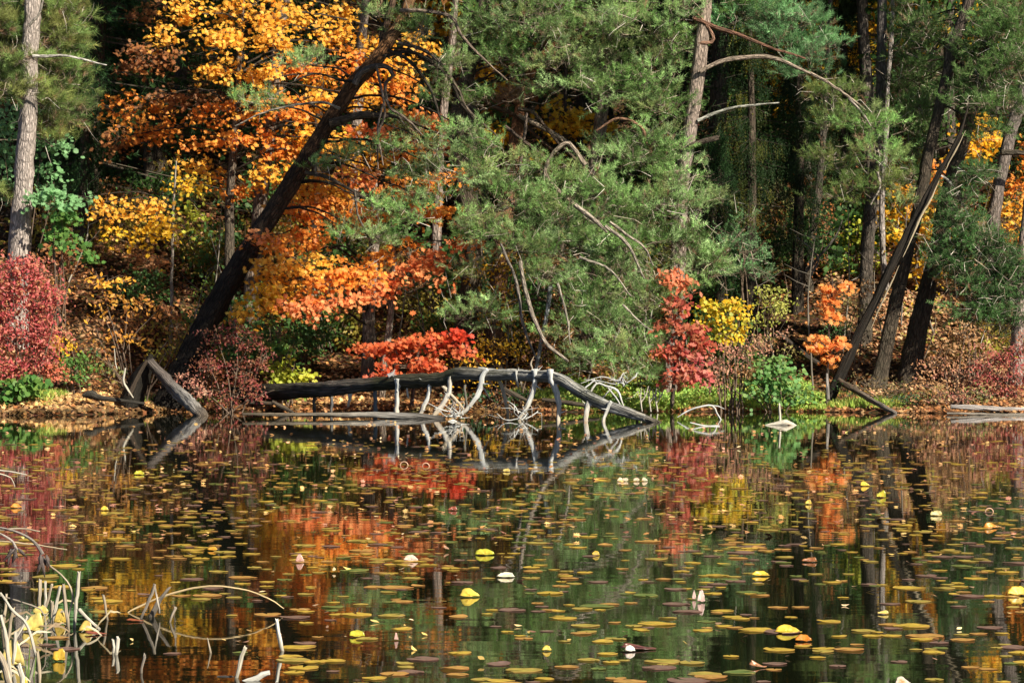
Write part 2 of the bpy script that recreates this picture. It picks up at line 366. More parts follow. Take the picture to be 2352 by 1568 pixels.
def px(lst, D):
    """(u, v, width[, D]) -> points, radii"""
    p = []; r = []
    for e in lst:
        d = e[3] if len(e) > 3 else D; p.append(P(e[0], e[1], d)); r.append(e[2]/2*d/F)
    return p, r
def to_ground(p, r, flare=1.25):
    """the last point of a path is carried down into the soil"""
    a, b = p[-2], p[-1]; d = nrm(b-a); g = float(ground(b[0], b[1]))
    if b[2] > g:
        k = (b[2]-g)/max(-d[2], .5); e = b+d*k; e[1] = b[1]; e[2] = float(ground(e[0], e[1]))
        p = p+[e+np.array([0, 0, .1]), e+d*.25-np.array([0, 0, .1])]; r = r+[r[-1]*1.1, r[-1]*flare]
    return p, r

def trunk_tree(name, label, cat, path, D, col, top=None, group=None, sides=14, blobs=(), kind='pine', palette=PINE, crown=None, wander=.004,
               limbs=(), shape='maple', size=.1, mat=None, lr=.013, lcol=(.08, .058, .045), bl=None, extra=None, pine_kw={}, leaf_kw={}, rough=.07, ground_it=True, jag=0, ws=1.0, maxl=9):
    """path is listed from the top down, in photo rows"""
    p, r = px([(e[0], e[1], e[2]*ws)+tuple(e[3:]) for e in path], D)
    if ground_it: p, r = to_ground(p, r)
    if top:
        d = nrm(p[0]-p[1]); d[2] = max(d[2], .3); h = top-p[0][2]
        q1 = p[0]+d/d[2]*h*.4; q2 = p[0]+np.array([d[0]*.6, d[1]*.6, d[2]])/d[2]*h
        p = [q2, q1]+p; r = [.03, r[0]*.72]+r
    base = p[-1].copy(); base[2] = float(ground(base[0], base[1]))
    root = empty(name, base, label, cat, group)
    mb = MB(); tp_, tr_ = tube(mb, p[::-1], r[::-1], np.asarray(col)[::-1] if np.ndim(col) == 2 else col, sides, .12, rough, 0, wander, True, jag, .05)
    mb.build('trunk', mat or M_bark, root, base)
    lc = lcol
    cr = MB(); any_ = False
    for b in blobs:
        u, v, ru, rv = b[:4]; d = b[4] if len(b) > 4 and b[4] else D; pl = b[5] if len(b) > 5 else palette
        c = P(u, v, d); k = d/F; rad = (ru*k, max(.25, min(ru, rv)*k*.8), rv*k); any_ = True
        if kind == 'pine': pine_cloud(cr, c, rad, pl, **pine_kw)
        else: leaf_cloud(cr, c, rad, pl, shape, size, **leaf_kw)
        # a limb from the trunk to the clump
        dd = np.linalg.norm((tp_-c)*np.array([1, 1, 1.6]), axis=1); low = tp_[:, 2] < c[2]+(1.0 if kind == 'pine' else -.1)
        low[0] = True; dd[~low] = 1e9; i = int(np.argmin(dd)); r0 = min(tr_[i]*.55, lr*(1+np.linalg.norm(tp_[i]-c)*.25))
        if dd[i] < maxl: limb(root, base, tp_[i], c, r0, .008, lc, rise=.10 if kind == 'pine' else .12, sprig=3)
    for l in limbs:
        d = l[1] if l[1] else D; q, rr = px(l[0], d); mb = MB(); tube(mb, q, rr, l[2] if len(l) > 2 else lc, 8, .08, .1, 0, .004, True, 0, .06)
        mb.build('branch', (l[3] if len(l) > 3 else M_bark), root, base)
    if crown:                                       # the part of the crown above the picture
        for (x, y, z, rx, ry, rz) in crown:
            any_ = True
            c = np.array([base[0]+x, base[1]+y, z])
            if kind == 'pine': pine_cloud(cr, c, (rx, ry, rz), palette, dens=.55, sub=.42, nl=.15, nw=.016, K=4, M=9, twl=.34)
            else: leaf_cloud(cr, c, (rx, ry, rz), palette, shape, size*1.5, dens=.7, sub=.4)
    if extra: extra(cr)
    if any_: cr.build('crown', [M_needle if kind == 'pine' else M_leaf, M_twig], root, base)
    return root

def shrub(name, label, cat, blobs, D, palette, size=.07, shape='oval', group=None, nst=7, stemcol=(.16, .11, .08), kw={}, base_u=None, needle=False):
    u0 = base_u if base_u is not None else np.mean([b[0] for b in blobs]); x = (u0-CU)/F*D
    base = np.array([x, D, float(ground(x, D))]); root = empty(name, base, label, cat, group)
    cr = MB(); cs = []
    for b in blobs:
        c = P(b[0], b[1], D+(b[5] if len(b) > 5 else 0)); k = D/F; rad = (b[2]*k, max(.18, min(b[2], b[3])*k*.8), b[3]*k); pl = b[4] if len(b) > 4 and b[4] is not None else palette
        if needle: pine_cloud(cr, c, rad, pl, **kw)
        else: leaf_cloud(cr, c, rad, pl, shape, size, **kw)
        cs.append((c, rad))
    cr.build('foliage', [M_needle if needle else M_leaf, M_twig], root, base)
    sm = MB()
    for i in range(nst):
        c, rad = cs[i % len(cs)]; e = c+rng.normal(0, .4, 3)*np.array(rad); s = base+np.array([rng.normal(0, .1), rng.normal(0, .06), -.05])
        m = (s+e)/2+np.array([rng.normal(0, .06), 0, .1*(e[2]-s[2])])
        tube(sm, [s, m, e], [.016, .011, .004], stemcol, 5, .15, .05)
    sm.build('stem', M_twig, root, base)
    return root

# ------------------------------------------------------------------ big trees of the bank
PK = dict(dens=1.0)
trunk_tree('pine_tree', 'tall pine with pale pinkish bark at the left edge, rising behind the red bush', 'pine tree',
  [(74, -40, 36), (68, 60, 38), (62, 150, 40), (64, 230, 40), (58, 320, 42), (52, 430, 43), (46, 560, 50), (40, 700, 54)], 55.5, [(.46, .36, .31), (.52, .43, .39), (.56, .46, .42)],
  top=17, blobs=[(10, 70, 60, 60, 55.8), (125, 90, 55, 60, 56.2), (10, 150, 60, 50, 55.8), (140, 175, 55, 50, 56.2), (30, 205, 60, 34, 55.2), (95, 225, 60, 26, 55.6), (155, 255, 46, 30, 56.4), (115, 330, 34, 22, 56), (140, 20, 60, 40, 56.2), (0, 10, 50, 40, 55.8), (110, 285, 40, 22, 56), (15, 440, 30, 16, 55.6), (50, 130, 40, 26, 55.2)],
  palette=PINEY, pine_kw=dict(nl=.15, nw=.006, M=10, sub=.26, dead=.08, dens=.8), limbs=[([(75, 130, 8), (150, 128, 6), (245, 150, 3)], 54.6, (.6, .55, .5)), ([(66, 60, 8), (92, 30, 5), (100, -10, 3)], 54.8, (.4, .35, .3))])
trunk_tree('pine_tree', 'slim dark pine with bare side twigs standing left of the orange maple', 'pine tree',
  [(326, -40, 14), (330, 60, 17), (331, 160, 19), (340, 260, 20), (344, 420, 21), (345, 560, 22)], 63, [(.24, .18, .15), BK_DARK], top=18,
  limbs=[([(325, 55, 7), (270, 60, 5), (240, 72, 4), (178, 71, 2)], 62.5, (.35, .28, .22)), ([(328, 100, 5), (260, 98, 4), (185, 102, 2)], 62.6, (.3, .25, .2)), ([(330, 180, 5), (260, 186, 4), (180, 190, 2)], 62.6, (.15, .1, .08)), ([(340, 330, 6), (240, 324, 5), (170, 318, 3)], 62.6, (.06, .05, .04)), ([(326, 40, 6), (340, 20, 4), (345, -20, 3)], 62.5, (.35, .3, .25))],
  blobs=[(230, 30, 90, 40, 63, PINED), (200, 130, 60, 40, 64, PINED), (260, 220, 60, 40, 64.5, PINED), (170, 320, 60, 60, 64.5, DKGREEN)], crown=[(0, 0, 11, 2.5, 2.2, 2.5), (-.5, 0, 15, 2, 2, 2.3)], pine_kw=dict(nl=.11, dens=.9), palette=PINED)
trunk_tree('pine_tree', 'mottled pine trunk partly hidden by gold leaves behind the orange maple', 'pine tree',
  [(668, -40, 26), (652, 20, 27), (640, 110, 27), (628, 200, 28), (615, 320, 30), (598, 450, 32), (585, 600, 36), (575, 760, 40)], 58.5, [(.3, .2, .16), (.33, .25, .21), BK_MID], top=17, crown=[(.4, 0, 11, 2.4, 2, 2.4), (1, 0, 14.5, 2, 2, 2)])
trunk_tree('pine_tree', 'thin dark trunk in the gold leaves, second to the left of the leaning pine', 'pine tree',
  [(752, -40, 14), (745, 40, 16), (738, 150, 18), (732, 300, 19), (725, 560, 22)], 61, BK_DARK, top=16, crown=[(0, 0, 12, 2.2, 2, 3)])
trunk_tree('pine_tree', 'pale pine trunk seen between the gold leaves left of the leaning pine top', 'pine tree',
  [(846, -40, 20), (840, 30, 21), (832, 100, 23), (826, 200, 24), (815, 400, 26), (805, 600, 28)], 62, [(.4, .31, .27), BK_PALE], top=16, crown=[(.5, 0, 12, 2.2, 2, 3)])

# the leaning pine over the log
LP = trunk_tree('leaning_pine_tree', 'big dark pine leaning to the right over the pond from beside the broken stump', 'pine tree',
  [(893, 95, 28), (862, 145, 32), (820, 190, 33), (775, 260, 34), (722, 345, 36), (690, 400, 38), (640, 475, 41), (585, 560, 46), (540, 630, 50), (495, 705, 55), (455, 780, 56), (430, 840, 60)], 52.9,
  mat=M_shadebark, col=[(.26, .12, .05), (.11, .055, .03), (.045, .03, .022), (.028, .021, .016), (.02, .016, .013)], sides=18, wander=.006, rough=.09,  # dark lower bark, darkened further to stand in for shade on the trunk
  blobs=[(620, 240, 60, 26, 52.8), (565, 238, 36, 16, 52.8), (700, 150, 60, 22, 53), (860, 350, 70, 22, 52.6), (790, 362, 70, 16, 52.5), (960, 300, 60, 22, 52.8), (1010, 345, 80, 36, 52.4), (1090, 300, 60, 26, 52.4), (1120, 350, 60, 32, 52.3), (900, 400, 60, 18, 52.5), (1030, 400, 80, 26, 52.4), (860, 470, 60, 24, 52.5),
         (960, 450, 70, 24, 52.5), (800, 530, 66, 24, 52.4), (870, 550, 60, 24, 52.5), (960, 500, 60, 24, 52.5), (1010, 150, 50, 34, 52.6), (985, 60, 60, 40, 52.8), (1000, 220, 46, 24, 52.7), (860, 30, 46, 24, 53), (720, 375, 40, 14, 52.3)],
  pine_kw=dict(dens=.95), lcol=(.05, .036, .026), lr=.016,
  limbs=[([(893, 95, 30), (915, 60, 27), (935, 15, 25), (955, -40, 22), (980, -160, 15), (1010, -330, 8)], 52.9, (.30, .15, .07)),
         ([(880, 110, 22), (882, 70, 18), (895, 30, 16), (905, -30, 14), (900, -160, 8)], 53, (.15, .09, .06)),
         ([(758, 285, 24), (790, 275, 20), (830, 264, 18), (870, 266, 15), (905, 268, 9), (960, 285, 5)], 52.6, (.10, .07, .05)),
         ([(815, 195, 16), (830, 165, 13), (865, 152, 12), (893, 158, 11), (903, 175, 10), (885, 192, 9), (884, 220, 8), (895, 250, 7), (935, 275, 6), (975, 315, 4)], 52.5, (.2, .15, .12)),
         ([(920, 25, 10), (985, 25, 9), (1040, 40, 8), (1060, 80, 7), (1110, 135, 5), (1165, 185, 4)], 52.5, (.3, .22, .17)),
         ([(915, 100, 9), (960, 110, 8), (1010, 140, 7), (1050, 200, 6), (1075, 250, 5), (1150, 320, 4)], 52.5, (.16, .12, .09)),
         ([(890, 115, 9), (940, 140, 8), (985, 200, 7), (1010, 270, 6), (1045, 335, 5), (1100, 400, 3)], 52.4, (.06, .045, .035)),
         ([(880, 130, 9), (950, 120, 8), (1030, 180, 7), (1060, 240, 6), (1100, 285, 5)], 52.7, (.06, .045, .035)),
         ([(700, 395, 10), (760, 412, 8), (810, 440, 6), (865, 470, 4)], 52.3, (.09, .065, .05)),
         ([(830, 190, 8), (780, 185, 6), (720, 170, 4), (650, 200, 3)], 52.7, (.06, .045, .035)),
         ([(780, 250, 7), (740, 235, 6), (640, 250, 5), (540, 290, 3)], 52.5, (.35, .3, .25)),
         ([(865, 150, 6), (885, 250, 6), (870, 310, 5), (868, 390, 3)], 52.4, (.28, .2, .16)), ([(880, 240, 5), (868, 300, 5), (880, 380, 3)], 52.35, (.4, .3, .24)),
         ([(815, 440, 6), (825, 500, 5), (860, 545, 4), (900, 520, 3)], 52.3, (.2, .16, .13))],
  extra=lambda cr: [pine_cloud(cr, c, (.6, .85, .4), PINE, dens=1.3, sub=.34, nl=.12, nw=.012, K=4, M=9, twl=.3) for c in ((1.7, 45.9, 8.4), (1.2, 47.1, 8.3), (.8, 48.3, 8.3), (.3, 49.5, 8.3), (0, 50.6, 8.2))])  # unseen boughs over the pond, added to cast shade on the leaning trunk
limb(LP, np.array(LP.location), (-1.3, 52.9, 9.3), (1.7, 45.9, 8.5), .07, .015, (.08, .06, .05), rise=.05)  # unseen limb added to carry the shading boughs
trunk_tree('pine_tree', 'dark pine trunk right of the leaning pine, under a wide green crown', 'pine tree',
  [(1110, -40, 28), (1090, 80, 32), (1068, 190, 36), (1050, 270, 40), (1060, 400, 42), (1085, 560, 46), (1070, 720, 52)], 55.3, [(.12, .08, .06), BK_DARK], top=15, pine_kw=dict(dens=.95),
  blobs=[(1120, 60, 90, 60, 54.8), (1230, 50, 90, 50, 54), (1340, 60, 90, 40, 54.6), (1430, 40, 80, 46, 53.9), (1530, 80, 60, 50, 54.5), (1170, 140, 80, 36, 54.4), (1290, 140, 90, 36, 53.9), (1400, 130, 80, 40, 54.6), (1480, 180, 80, 46, 54), (1560, 20, 54, 40, 54), (1200, -10, 120, 40, 54.6), (1400, -10, 130, 40, 54.6), (1120, 240, 50, 24, 54.6), (1400, 225, 80, 30, 54), (1520, 250, 56, 36, 54.2), (1340, 195, 60, 22, 53.8), (1240, 200, 50, 20, 54.2)],
  limbs=[([(1215, 175, 24), (1240, 135, 21), (1275, 103, 18), (1335, 85, 12)], 54.2, (.20, .085, .035)), ([(1050, 190, 12), (1120, 240, 11), (1180, 265, 10), (1250, 330, 8), (1330, 380, 5)], 55, (.14, .08, .05))])
trunk_tree('pine_tree', 'pale slender pine trunk just left of the dark trunk beyond the leaning pine', 'pine tree',
  [(1050, -40, 14), (1042, 100, 16), (1030, 180, 17), (1020, 250, 18), (1010, 420, 20), (1000, 640, 24)], 59, BK_PALE, top=15, crown=[(0, 0, 12, 2, 2, 2.5)])
trunk_tree('pine_tree', 'reddish pine with a tuft of dead brown needles above the centre of the pond', 'pine tree',
  [(1200, 180, 16), (1192, 260, 26), (1182, 330, 30), (1170, 430, 34), (1150, 620, 40), (1140, 760, 50)], 55.3, [(.36, .16, .08), (.3, .14, .08), BK_DARK],
  blobs=[(1195, 215, 52, 18, 54.9, [(.45, .27, .17), (.38, .2, .12)])], pine_kw=dict(dens=1.6, dead=.7),
  limbs=[([(1190, 265, 10), (1260, 300, 12), (1320, 345, 11), (1345, 395, 6)], 54.9, (.42, .32, .24)), ([(1190, 250, 10), (1230, 260, 8), (1285, 330, 7), (1400, 440, 5)], 54.6, (.2, .14, .1)), ([(1160, 290, 9), (1230, 345, 7), (1290, 395, 5)], 54.5, (.15, .1, .08)), ([(1210, 260, 8), (1200, 340, 7), (1190, 420, 4)], 54.6, (.3, .22, .18))])
# central pine whose crown hangs low over the log
trunk_tree('pine_tree', 'green pine in the centre whose crown hangs low over the arched log', 'pine tree',
  [(1420, -60, 18), (1400, 150, 24), (1385, 240, 28), (1372, 330, 32), (1355, 480, 34), (1346, 620, 36), (1340, 760, 40)], 56, [(.3, .2, .15), (.32, .24, .2), BK_MID], top=12, pine_kw=dict(dens=1.1, dead=.04),
  blobs=[(1130, 420, 90, 40, 53), (1220, 400, 90, 44, 53), (1320, 430, 90, 48, 53), (1440, 360, 90, 48, 53.4), (1500, 330, 80, 40, 53.6), (1560, 400, 66, 44, 53.4), (1180, 480, 100, 44, 52.7), (1290, 500, 100, 50, 52.7), (1410, 470, 100, 54, 52.9), (1520, 480, 90, 48, 53), (1600, 470, 44, 40, 53.3), (1120, 530, 80, 34, 52.7), (1220, 570, 100, 46, 52.5), (1340, 570, 100, 44, 52.7), (1450, 570, 100, 50, 52.8),
         (1560, 560, 76, 44, 53), (1610, 610, 50, 46, 53.2), (1260, 630, 80, 30, 52.4), (1400, 640, 90, 40, 52.6), (1520, 640, 80, 40, 52.9), (1390, 720, 90, 36, 52.5), (1480, 700, 70, 44, 52.6), (1340, 690, 70, 30, 52.4), (1410, 790, 80, 36, 52.3), (1450, 850, 66, 34, 52.2), (1350, 830, 70, 28, 52.2), (1130, 710, 80, 22, 52.6), (1060, 735, 50, 16, 52.7), (1110, 625, 50, 16, 53), (1050, 600, 46, 14, 53), (1480, 800, 40, 34, 52.4), (1300, 760, 50, 22, 52.3)],
  lcol=(.2, .15, .12), lr=.012,
  limbs=[([(1345, 380, 12), (1300, 330, 10), (1255, 400, 9), (1330, 480, 8), (1400, 545, 4)], 52.8, (.4, .31, .24)), ([(1195, 600, 9), (1215, 690, 10), (1250, 780, 9), (1305, 830, 6)], 51.9, (.42, .34, .28)), ([(1150, 560, 6), (1185, 650, 7), (1200, 740, 7), (1235, 830, 4)], 52.1, (.3, .25, .22)), ([(1265, 655, 11), (1258, 700, 11), (1245, 770, 9), (1230, 850, 8)], 52.9, (.4, .4, .42)),
         ([(1400, 510, 7), (1440, 540, 7), (1480, 570, 5), (1500, 610, 3)], 52.2, (.42, .34, .28)), ([(1320, 470, 12), (1370, 510, 10), (1395, 535, 4)], 52.1, (.45, .37, .3)), ([(1390, 520, 9), (1440, 560, 8), (1480, 640, 4)], 52, (.4, .33, .27)), ([(1485, 330, 7), (1470, 290, 7), (1420, 272, 6), (1370, 300, 4)], 53.3, (.3, .16, .1)), ([(1280, 650, 6), (1300, 720, 5), (1310, 790, 3)], 52, (.42, .36, .3)), ([(1430, 700, 5), (1470, 740, 4), (1500, 760, 2)], 51.9, (.5, .42, .35)), ([(1330, 590, 6), (1400, 620, 5), (1450, 680, 3)], 51.9, (.5, .42, .35))])
trunk_tree('pine_tree', 'straight sunlit pine right of centre with a bare pinkish trunk and long arching branches', 'pine tree',
  [(a_[0], a_[1], a_[2]*0.8) for a_ in [(1622, -50, 30), (1614, 30, 34), (1608, 90, 40), (1598, 170, 40), (1588, 250, 40), (1578, 320, 40), (1565, 400, 42), (1555, 560, 46), (1545, 760, 50)]], 54.3, [(.42, .25, .15), (.42, .3, .22), BK_PALE, (.4, .3, .27)], sides=18, maxl=1.3,
  limbs=[([(1608, 165, 11), (1650, 142, 11), (1710, 132, 11), (1770, 130, 10), (1830, 155, 8), (1890, 185, 7), (1950, 225, 6), (1990, 255, 4)], 54.1, (.42, .32, .25)), ([(1592, 42, 11), (1640, 62, 11), (1700, 80, 9), (1770, 110, 7), (1850, 135, 4)], 54.2, (.24, .12, .08)),
         ([(1602, 277, 8), (1650, 258, 7), (1700, 245, 6), (1790, 236, 3)], 54.2, (.5, .48, .42)), ([(1585, 335, 14), (1615, 325, 13), (1650, 316, 11)], 54.1, (.12, .09, .07)), ([(1605, 100, 10), (1640, 90, 8), (1600, 30, 6), (1560, 10, 5)], 54.2, (.4, .22, .15)), ([(1950, 225, 7), (1985, 265, 5), (2000, 290, 3)], 54.1, (.5, .42, .36)), ([(2015, 395, 7), (2020, 430, 5), (2000, 470, 3)], 54, (.45, .38, .32))],
  top=15, pine_kw=dict(dens=1.0, nl=.1), blobs=[(1740, 50, 80, 44, 55.2, MINT), (1830, 60, 80, 50, 55, MINT), (1880, 110, 60, 44, 54.8, MINT), (1790, 95, 60, 30, 55, MINT), (1700, 20, 50, 40, 55.4), (1850, 165, 50, 26, 54.8, MINT), (1920, 225, 60, 34, 54.6, PINEY), (1990, 290, 60, 36, 54.4), (1890, 290, 40, 30, 54.8, PINEY), (2020, 355, 60, 34, 54.3), (1930, 360, 56, 30, 54.5, PINEY), (2040, 420, 44, 34, 54.2, PINEY), (1960, 440, 56, 26, 54.4, PINEY), (1545, 130, 40, 46, 55.2), (1515, 240, 40, 40, 55.2), (1720, -20, 90, 36, 55.4), (2060, 470, 36, 16, 54.2), (1860, 230, 30, 20, 54.8, PINEY)],
  lr=.012)
# the right-hand group of trunks
trunk_tree('tree', 'tall straight dark trunk, thicker left one of the upright pair at the right', 'tree',
  [(a_[0], a_[1], a_[2]*0.76) for a_ in [(2026, -40, 27), (2026, 60, 29), (2024, 160, 30), (2018, 280, 32), (2008, 400, 35), (1995, 520, 38), (1988, 620, 40), (1984, 740, 44), (1980, 800, 52)]], 57, [(.24, .21, .21), (.2, .17, .165), BK_DARK], top=17, crown=[(0, 0, 12, 2.6, 2, 3)])
trunk_tree('tree', 'slender pale trunk, thinner right one of the upright pair at the right', 'tree',
  [(a_[0], a_[1], a_[2]*0.78) for a_ in [(2050, -40, 11), (2046, 80, 14), (2038, 200, 15), (2036, 300, 16), (2028, 420, 16), (2026, 520, 18), (2030, 600, 18), (2036, 680, 22)]], 59.5, [(.5, .42, .38), (.42, .36, .34)], top=16, crown=[(0, 0, 13, 2, 2, 2.5)])
trunk_tree('tree', 'dark trunk leaning right behind the split dead log', 'tree',
  [(a_[0], a_[1], a_[2]*0.72) for a_ in [(2250, -60, 32), (2218, 30, 34), (2190, 120, 34), (2168, 220, 34), (2140, 330, 36), (2122, 420, 37), (2104, 510, 39), (2080, 610, 41), (2054, 720, 43), (2030, 830, 47), (2018, 880, 56)]], 54.6, [(.26, .2, .18), (.2, .15, .13), BK_DARK, BK_DARK], top=15, sides=16)
trunk_tree('broken_tree', 'dead barkless trunk with a pale split face leaning right beside the dark trunk', 'dead tree',
  [(a_[0], a_[1], a_[2]*0.6) for a_ in [(2216, 270, 7), (2200, 320, 17), (2165, 385, 20), (2125, 460, 27), (2085, 535, 30), (2048, 610, 32), (2010, 690, 33), (1975, 760, 35), (1950, 820, 40)]], 53.4, [(.035, .026, .02), (.03, .023, .018), (.025, .02, .016)], mat=M_grey, jag=.35,
  limbs=[([(2218, 300, 1), (2192, 352, 4), (2168, 396, 1)], 53.3, (.5, .4, .28), M_bleach), ([(2158, 415, 1), (2141, 450, 4), (2115, 500, 6), (2090, 556, 3), (2074, 590, 1)], 53.24, (.55, .44, .3), M_bleach), ([(2066, 610, 1), (2048, 650, 4), (2023, 700, 5), (1998, 760, 1)], 53.23, (.4, .32, .22), M_bleach)])  # strips of pale split wood that also paint in the sunlit right edge
trunk_tree('pine_tree', 'thickest dark trunk on the right bank with orange bark higher up', 'pine tree',
  [(a_[0], a_[1], a_[2]*0.68) for a_ in [(2300, -60, 34), (2270, 80, 38), (2240, 200, 42), (2215, 310, 44), (2190, 400, 46), (2165, 500, 50), (2150, 590, 56), (2125, 690, 62), (2102, 790, 68), (2092, 850, 80)]], 54.9, [(.3, .15, .06), (.34, .17, .07), (.2, .12, .07), BK_DARK, BK_DARK], top=15, sides=18,
  blobs=[(2120, 60, 60, 50, 56), (2110, 150, 50, 50, 56), (2270, 90, 60, 40, 54.2), (2320, 50, 60, 50, 54.2), (2310, 160, 60, 44, 54), (2260, 190, 60, 34, 54), (2120, 250, 50, 40, 56), (2100, 340, 46, 34, 56), (2310, 240, 50, 34, 54), (2290, 20, 50, 30, 54.4), (2230, 240, 50, 24, 54), (2280, 300, 50, 20, 54.2), (2080, 60, 40, 60, 57), (2090, 190, 40, 50, 57), (2090, 280, 50, 34, 57), (2340, 110, 50, 44, 54.2), (2250, 140, 44, 26, 54.1), (2090, 420, 46, 30, 57)], palette=[(.13, .24, .07), (.17, .28, .09), (.1, .18, .05)],
  limbs=[([(2190, 430, 8), (2195, 480, 9), (2208, 540, 7), (2212, 570, 3)], 54.2, (.6, .5, .38)), ([(2150, 395, 5), (2190, 430, 6), (2240, 530, 3)], 54, (.5, .46, .42)), ([(2200, 385, 5), (2255, 420, 4)], 54.1, (.5, .48, .44)), ([(2185, 440, 5), (2200, 520, 5), (2215, 560, 3)], 54.1, (.45, .4, .34))],
  pine_kw=dict(dens=1.5), crown=[(3, .5, 12.5, 2.4, 2, 2)])
trunk_tree('pine_tree', 'pale grey pine with a crooked trunk near the right edge', 'pine tree',
  [(a_[0], a_[1], a_[2]*0.85) for a_ in [(2400, 40, 28), (2355, 190, 30), (2325, 290, 34), (2305, 370, 34), (2292, 440, 32), (2280, 520, 36), (2272, 640, 38)]], 58, [(.34, .28, .27), (.3, .25, .24), BK_MID], top=15, crown=[(0, 0, 12, 2, 2, 2.5)],
  limbs=[([(2300, 350, 14), (2330, 350, 13), (2380, 352, 10), (2430, 340, 5)], 57.4, (.1, .08, .06))])
trunk_tree('tree', 'pale pinkish trunk cut by the right edge above the dark red bush', 'tree',
  [(2420, 80, 22), (2390, 300, 24), (2362, 500, 25), (2350, 640, 26), (2342, 760, 28), (2336, 850, 32)], 54, [(.42, .33, .3), (.45, .34, .3)], top=14)
trunk_tree('tree', 'slim dark trunk in the gloom right of the central pine crown', 'tree',
  [(1895, 200, 12), (1888, 340, 15), (1878, 440, 18), (1866, 530, 20), (1858, 620, 22), (1856, 700, 24)], 60, [(.14, .13, .13), BK_DARK], top=13, crown=[(0, 0, 10, 2, 2, 2)],
  limbs=[([(1848, 630, 5), (1890, 580, 6), (1920, 540, 5), (1935, 505, 3)], 58, (.2, .17, .15)), ([(1860, 640, 4), (1880, 600, 4), (1860, 570, 3), (1830, 545, 2)], 57.8, (.35, .3, .28))])

# dark drooping conifers in the gap right of the sunlit pine
def spruce(label, u, v0, v1, wd, D, palette, group=None, base_v=None):
    """hanging curtains of foliage round a straight stem"""
    x = (u-CU)/F*D; g = float(ground(x, D)); base = np.array([x, D, g]); root = empty('spruce_tree', base, label, 'spruce', group)
    zt = P(u, v0, D)[2]; zb = max(P(u, v1, D)[2], g+.5); mb = MB(); tube(mb, [base-np.array([0, 0, .2]), base+np.array([.05, 0, (zt-g)/2]), np.array([x, D, zt])], [.13, .09, .02], BK_DARK, 10, .3)
    mb.build('trunk', M_bark, root, base); cr = MB(); Wd = wd/F*D; n = int((zt-zb)*26)
    z = rng.uniform(zb, zt, n); th = rng.uniform(0, 2*np.pi, n); rr = Wd*(.35+.65*(zt-z)/(zt-zb))*rng.uniform(.6, 1.1, n)
    a = np.stack([x+0*z, D+0*z, z], -1); e = a+np.stack([np.cos(th)*rr, np.sin(th)*rr, -.25*rr], -1); twigs(cr, a, e, .006, np.array([.05, .04, .03]), 1)
    k = 16; t = rng.uniform(.15, 1, (n, k, 1)); o = (a[:, None]+(e-a)[:, None]*t).reshape(-1, 3)+rng.normal(0, .05, (n*k, 3))
    d = rng.normal(0, .28, o.shape); d[:, 2] = -1; d = nrm(d)
    needles(cr, o, d, rng.uniform(.15, .42, len(o)), 6, 7, .05, .008, np.repeat(pal(palette, n, .2), k, 0), 0, (15, 50), .0)
    cr.build('crown', [M_needle, M_twig], root, base); return root
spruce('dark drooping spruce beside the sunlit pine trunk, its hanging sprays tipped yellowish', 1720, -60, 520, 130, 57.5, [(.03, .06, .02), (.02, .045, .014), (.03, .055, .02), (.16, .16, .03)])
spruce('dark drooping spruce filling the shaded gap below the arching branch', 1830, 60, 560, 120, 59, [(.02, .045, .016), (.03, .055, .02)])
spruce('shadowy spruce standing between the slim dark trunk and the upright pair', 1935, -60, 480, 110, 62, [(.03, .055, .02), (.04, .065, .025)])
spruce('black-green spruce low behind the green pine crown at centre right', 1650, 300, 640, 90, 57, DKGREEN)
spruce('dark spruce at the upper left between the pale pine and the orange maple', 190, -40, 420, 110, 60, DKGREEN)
spruce('dark spruce behind the slim dark pine at the upper left', 280, 0, 460, 110, 65, DKGREEN)

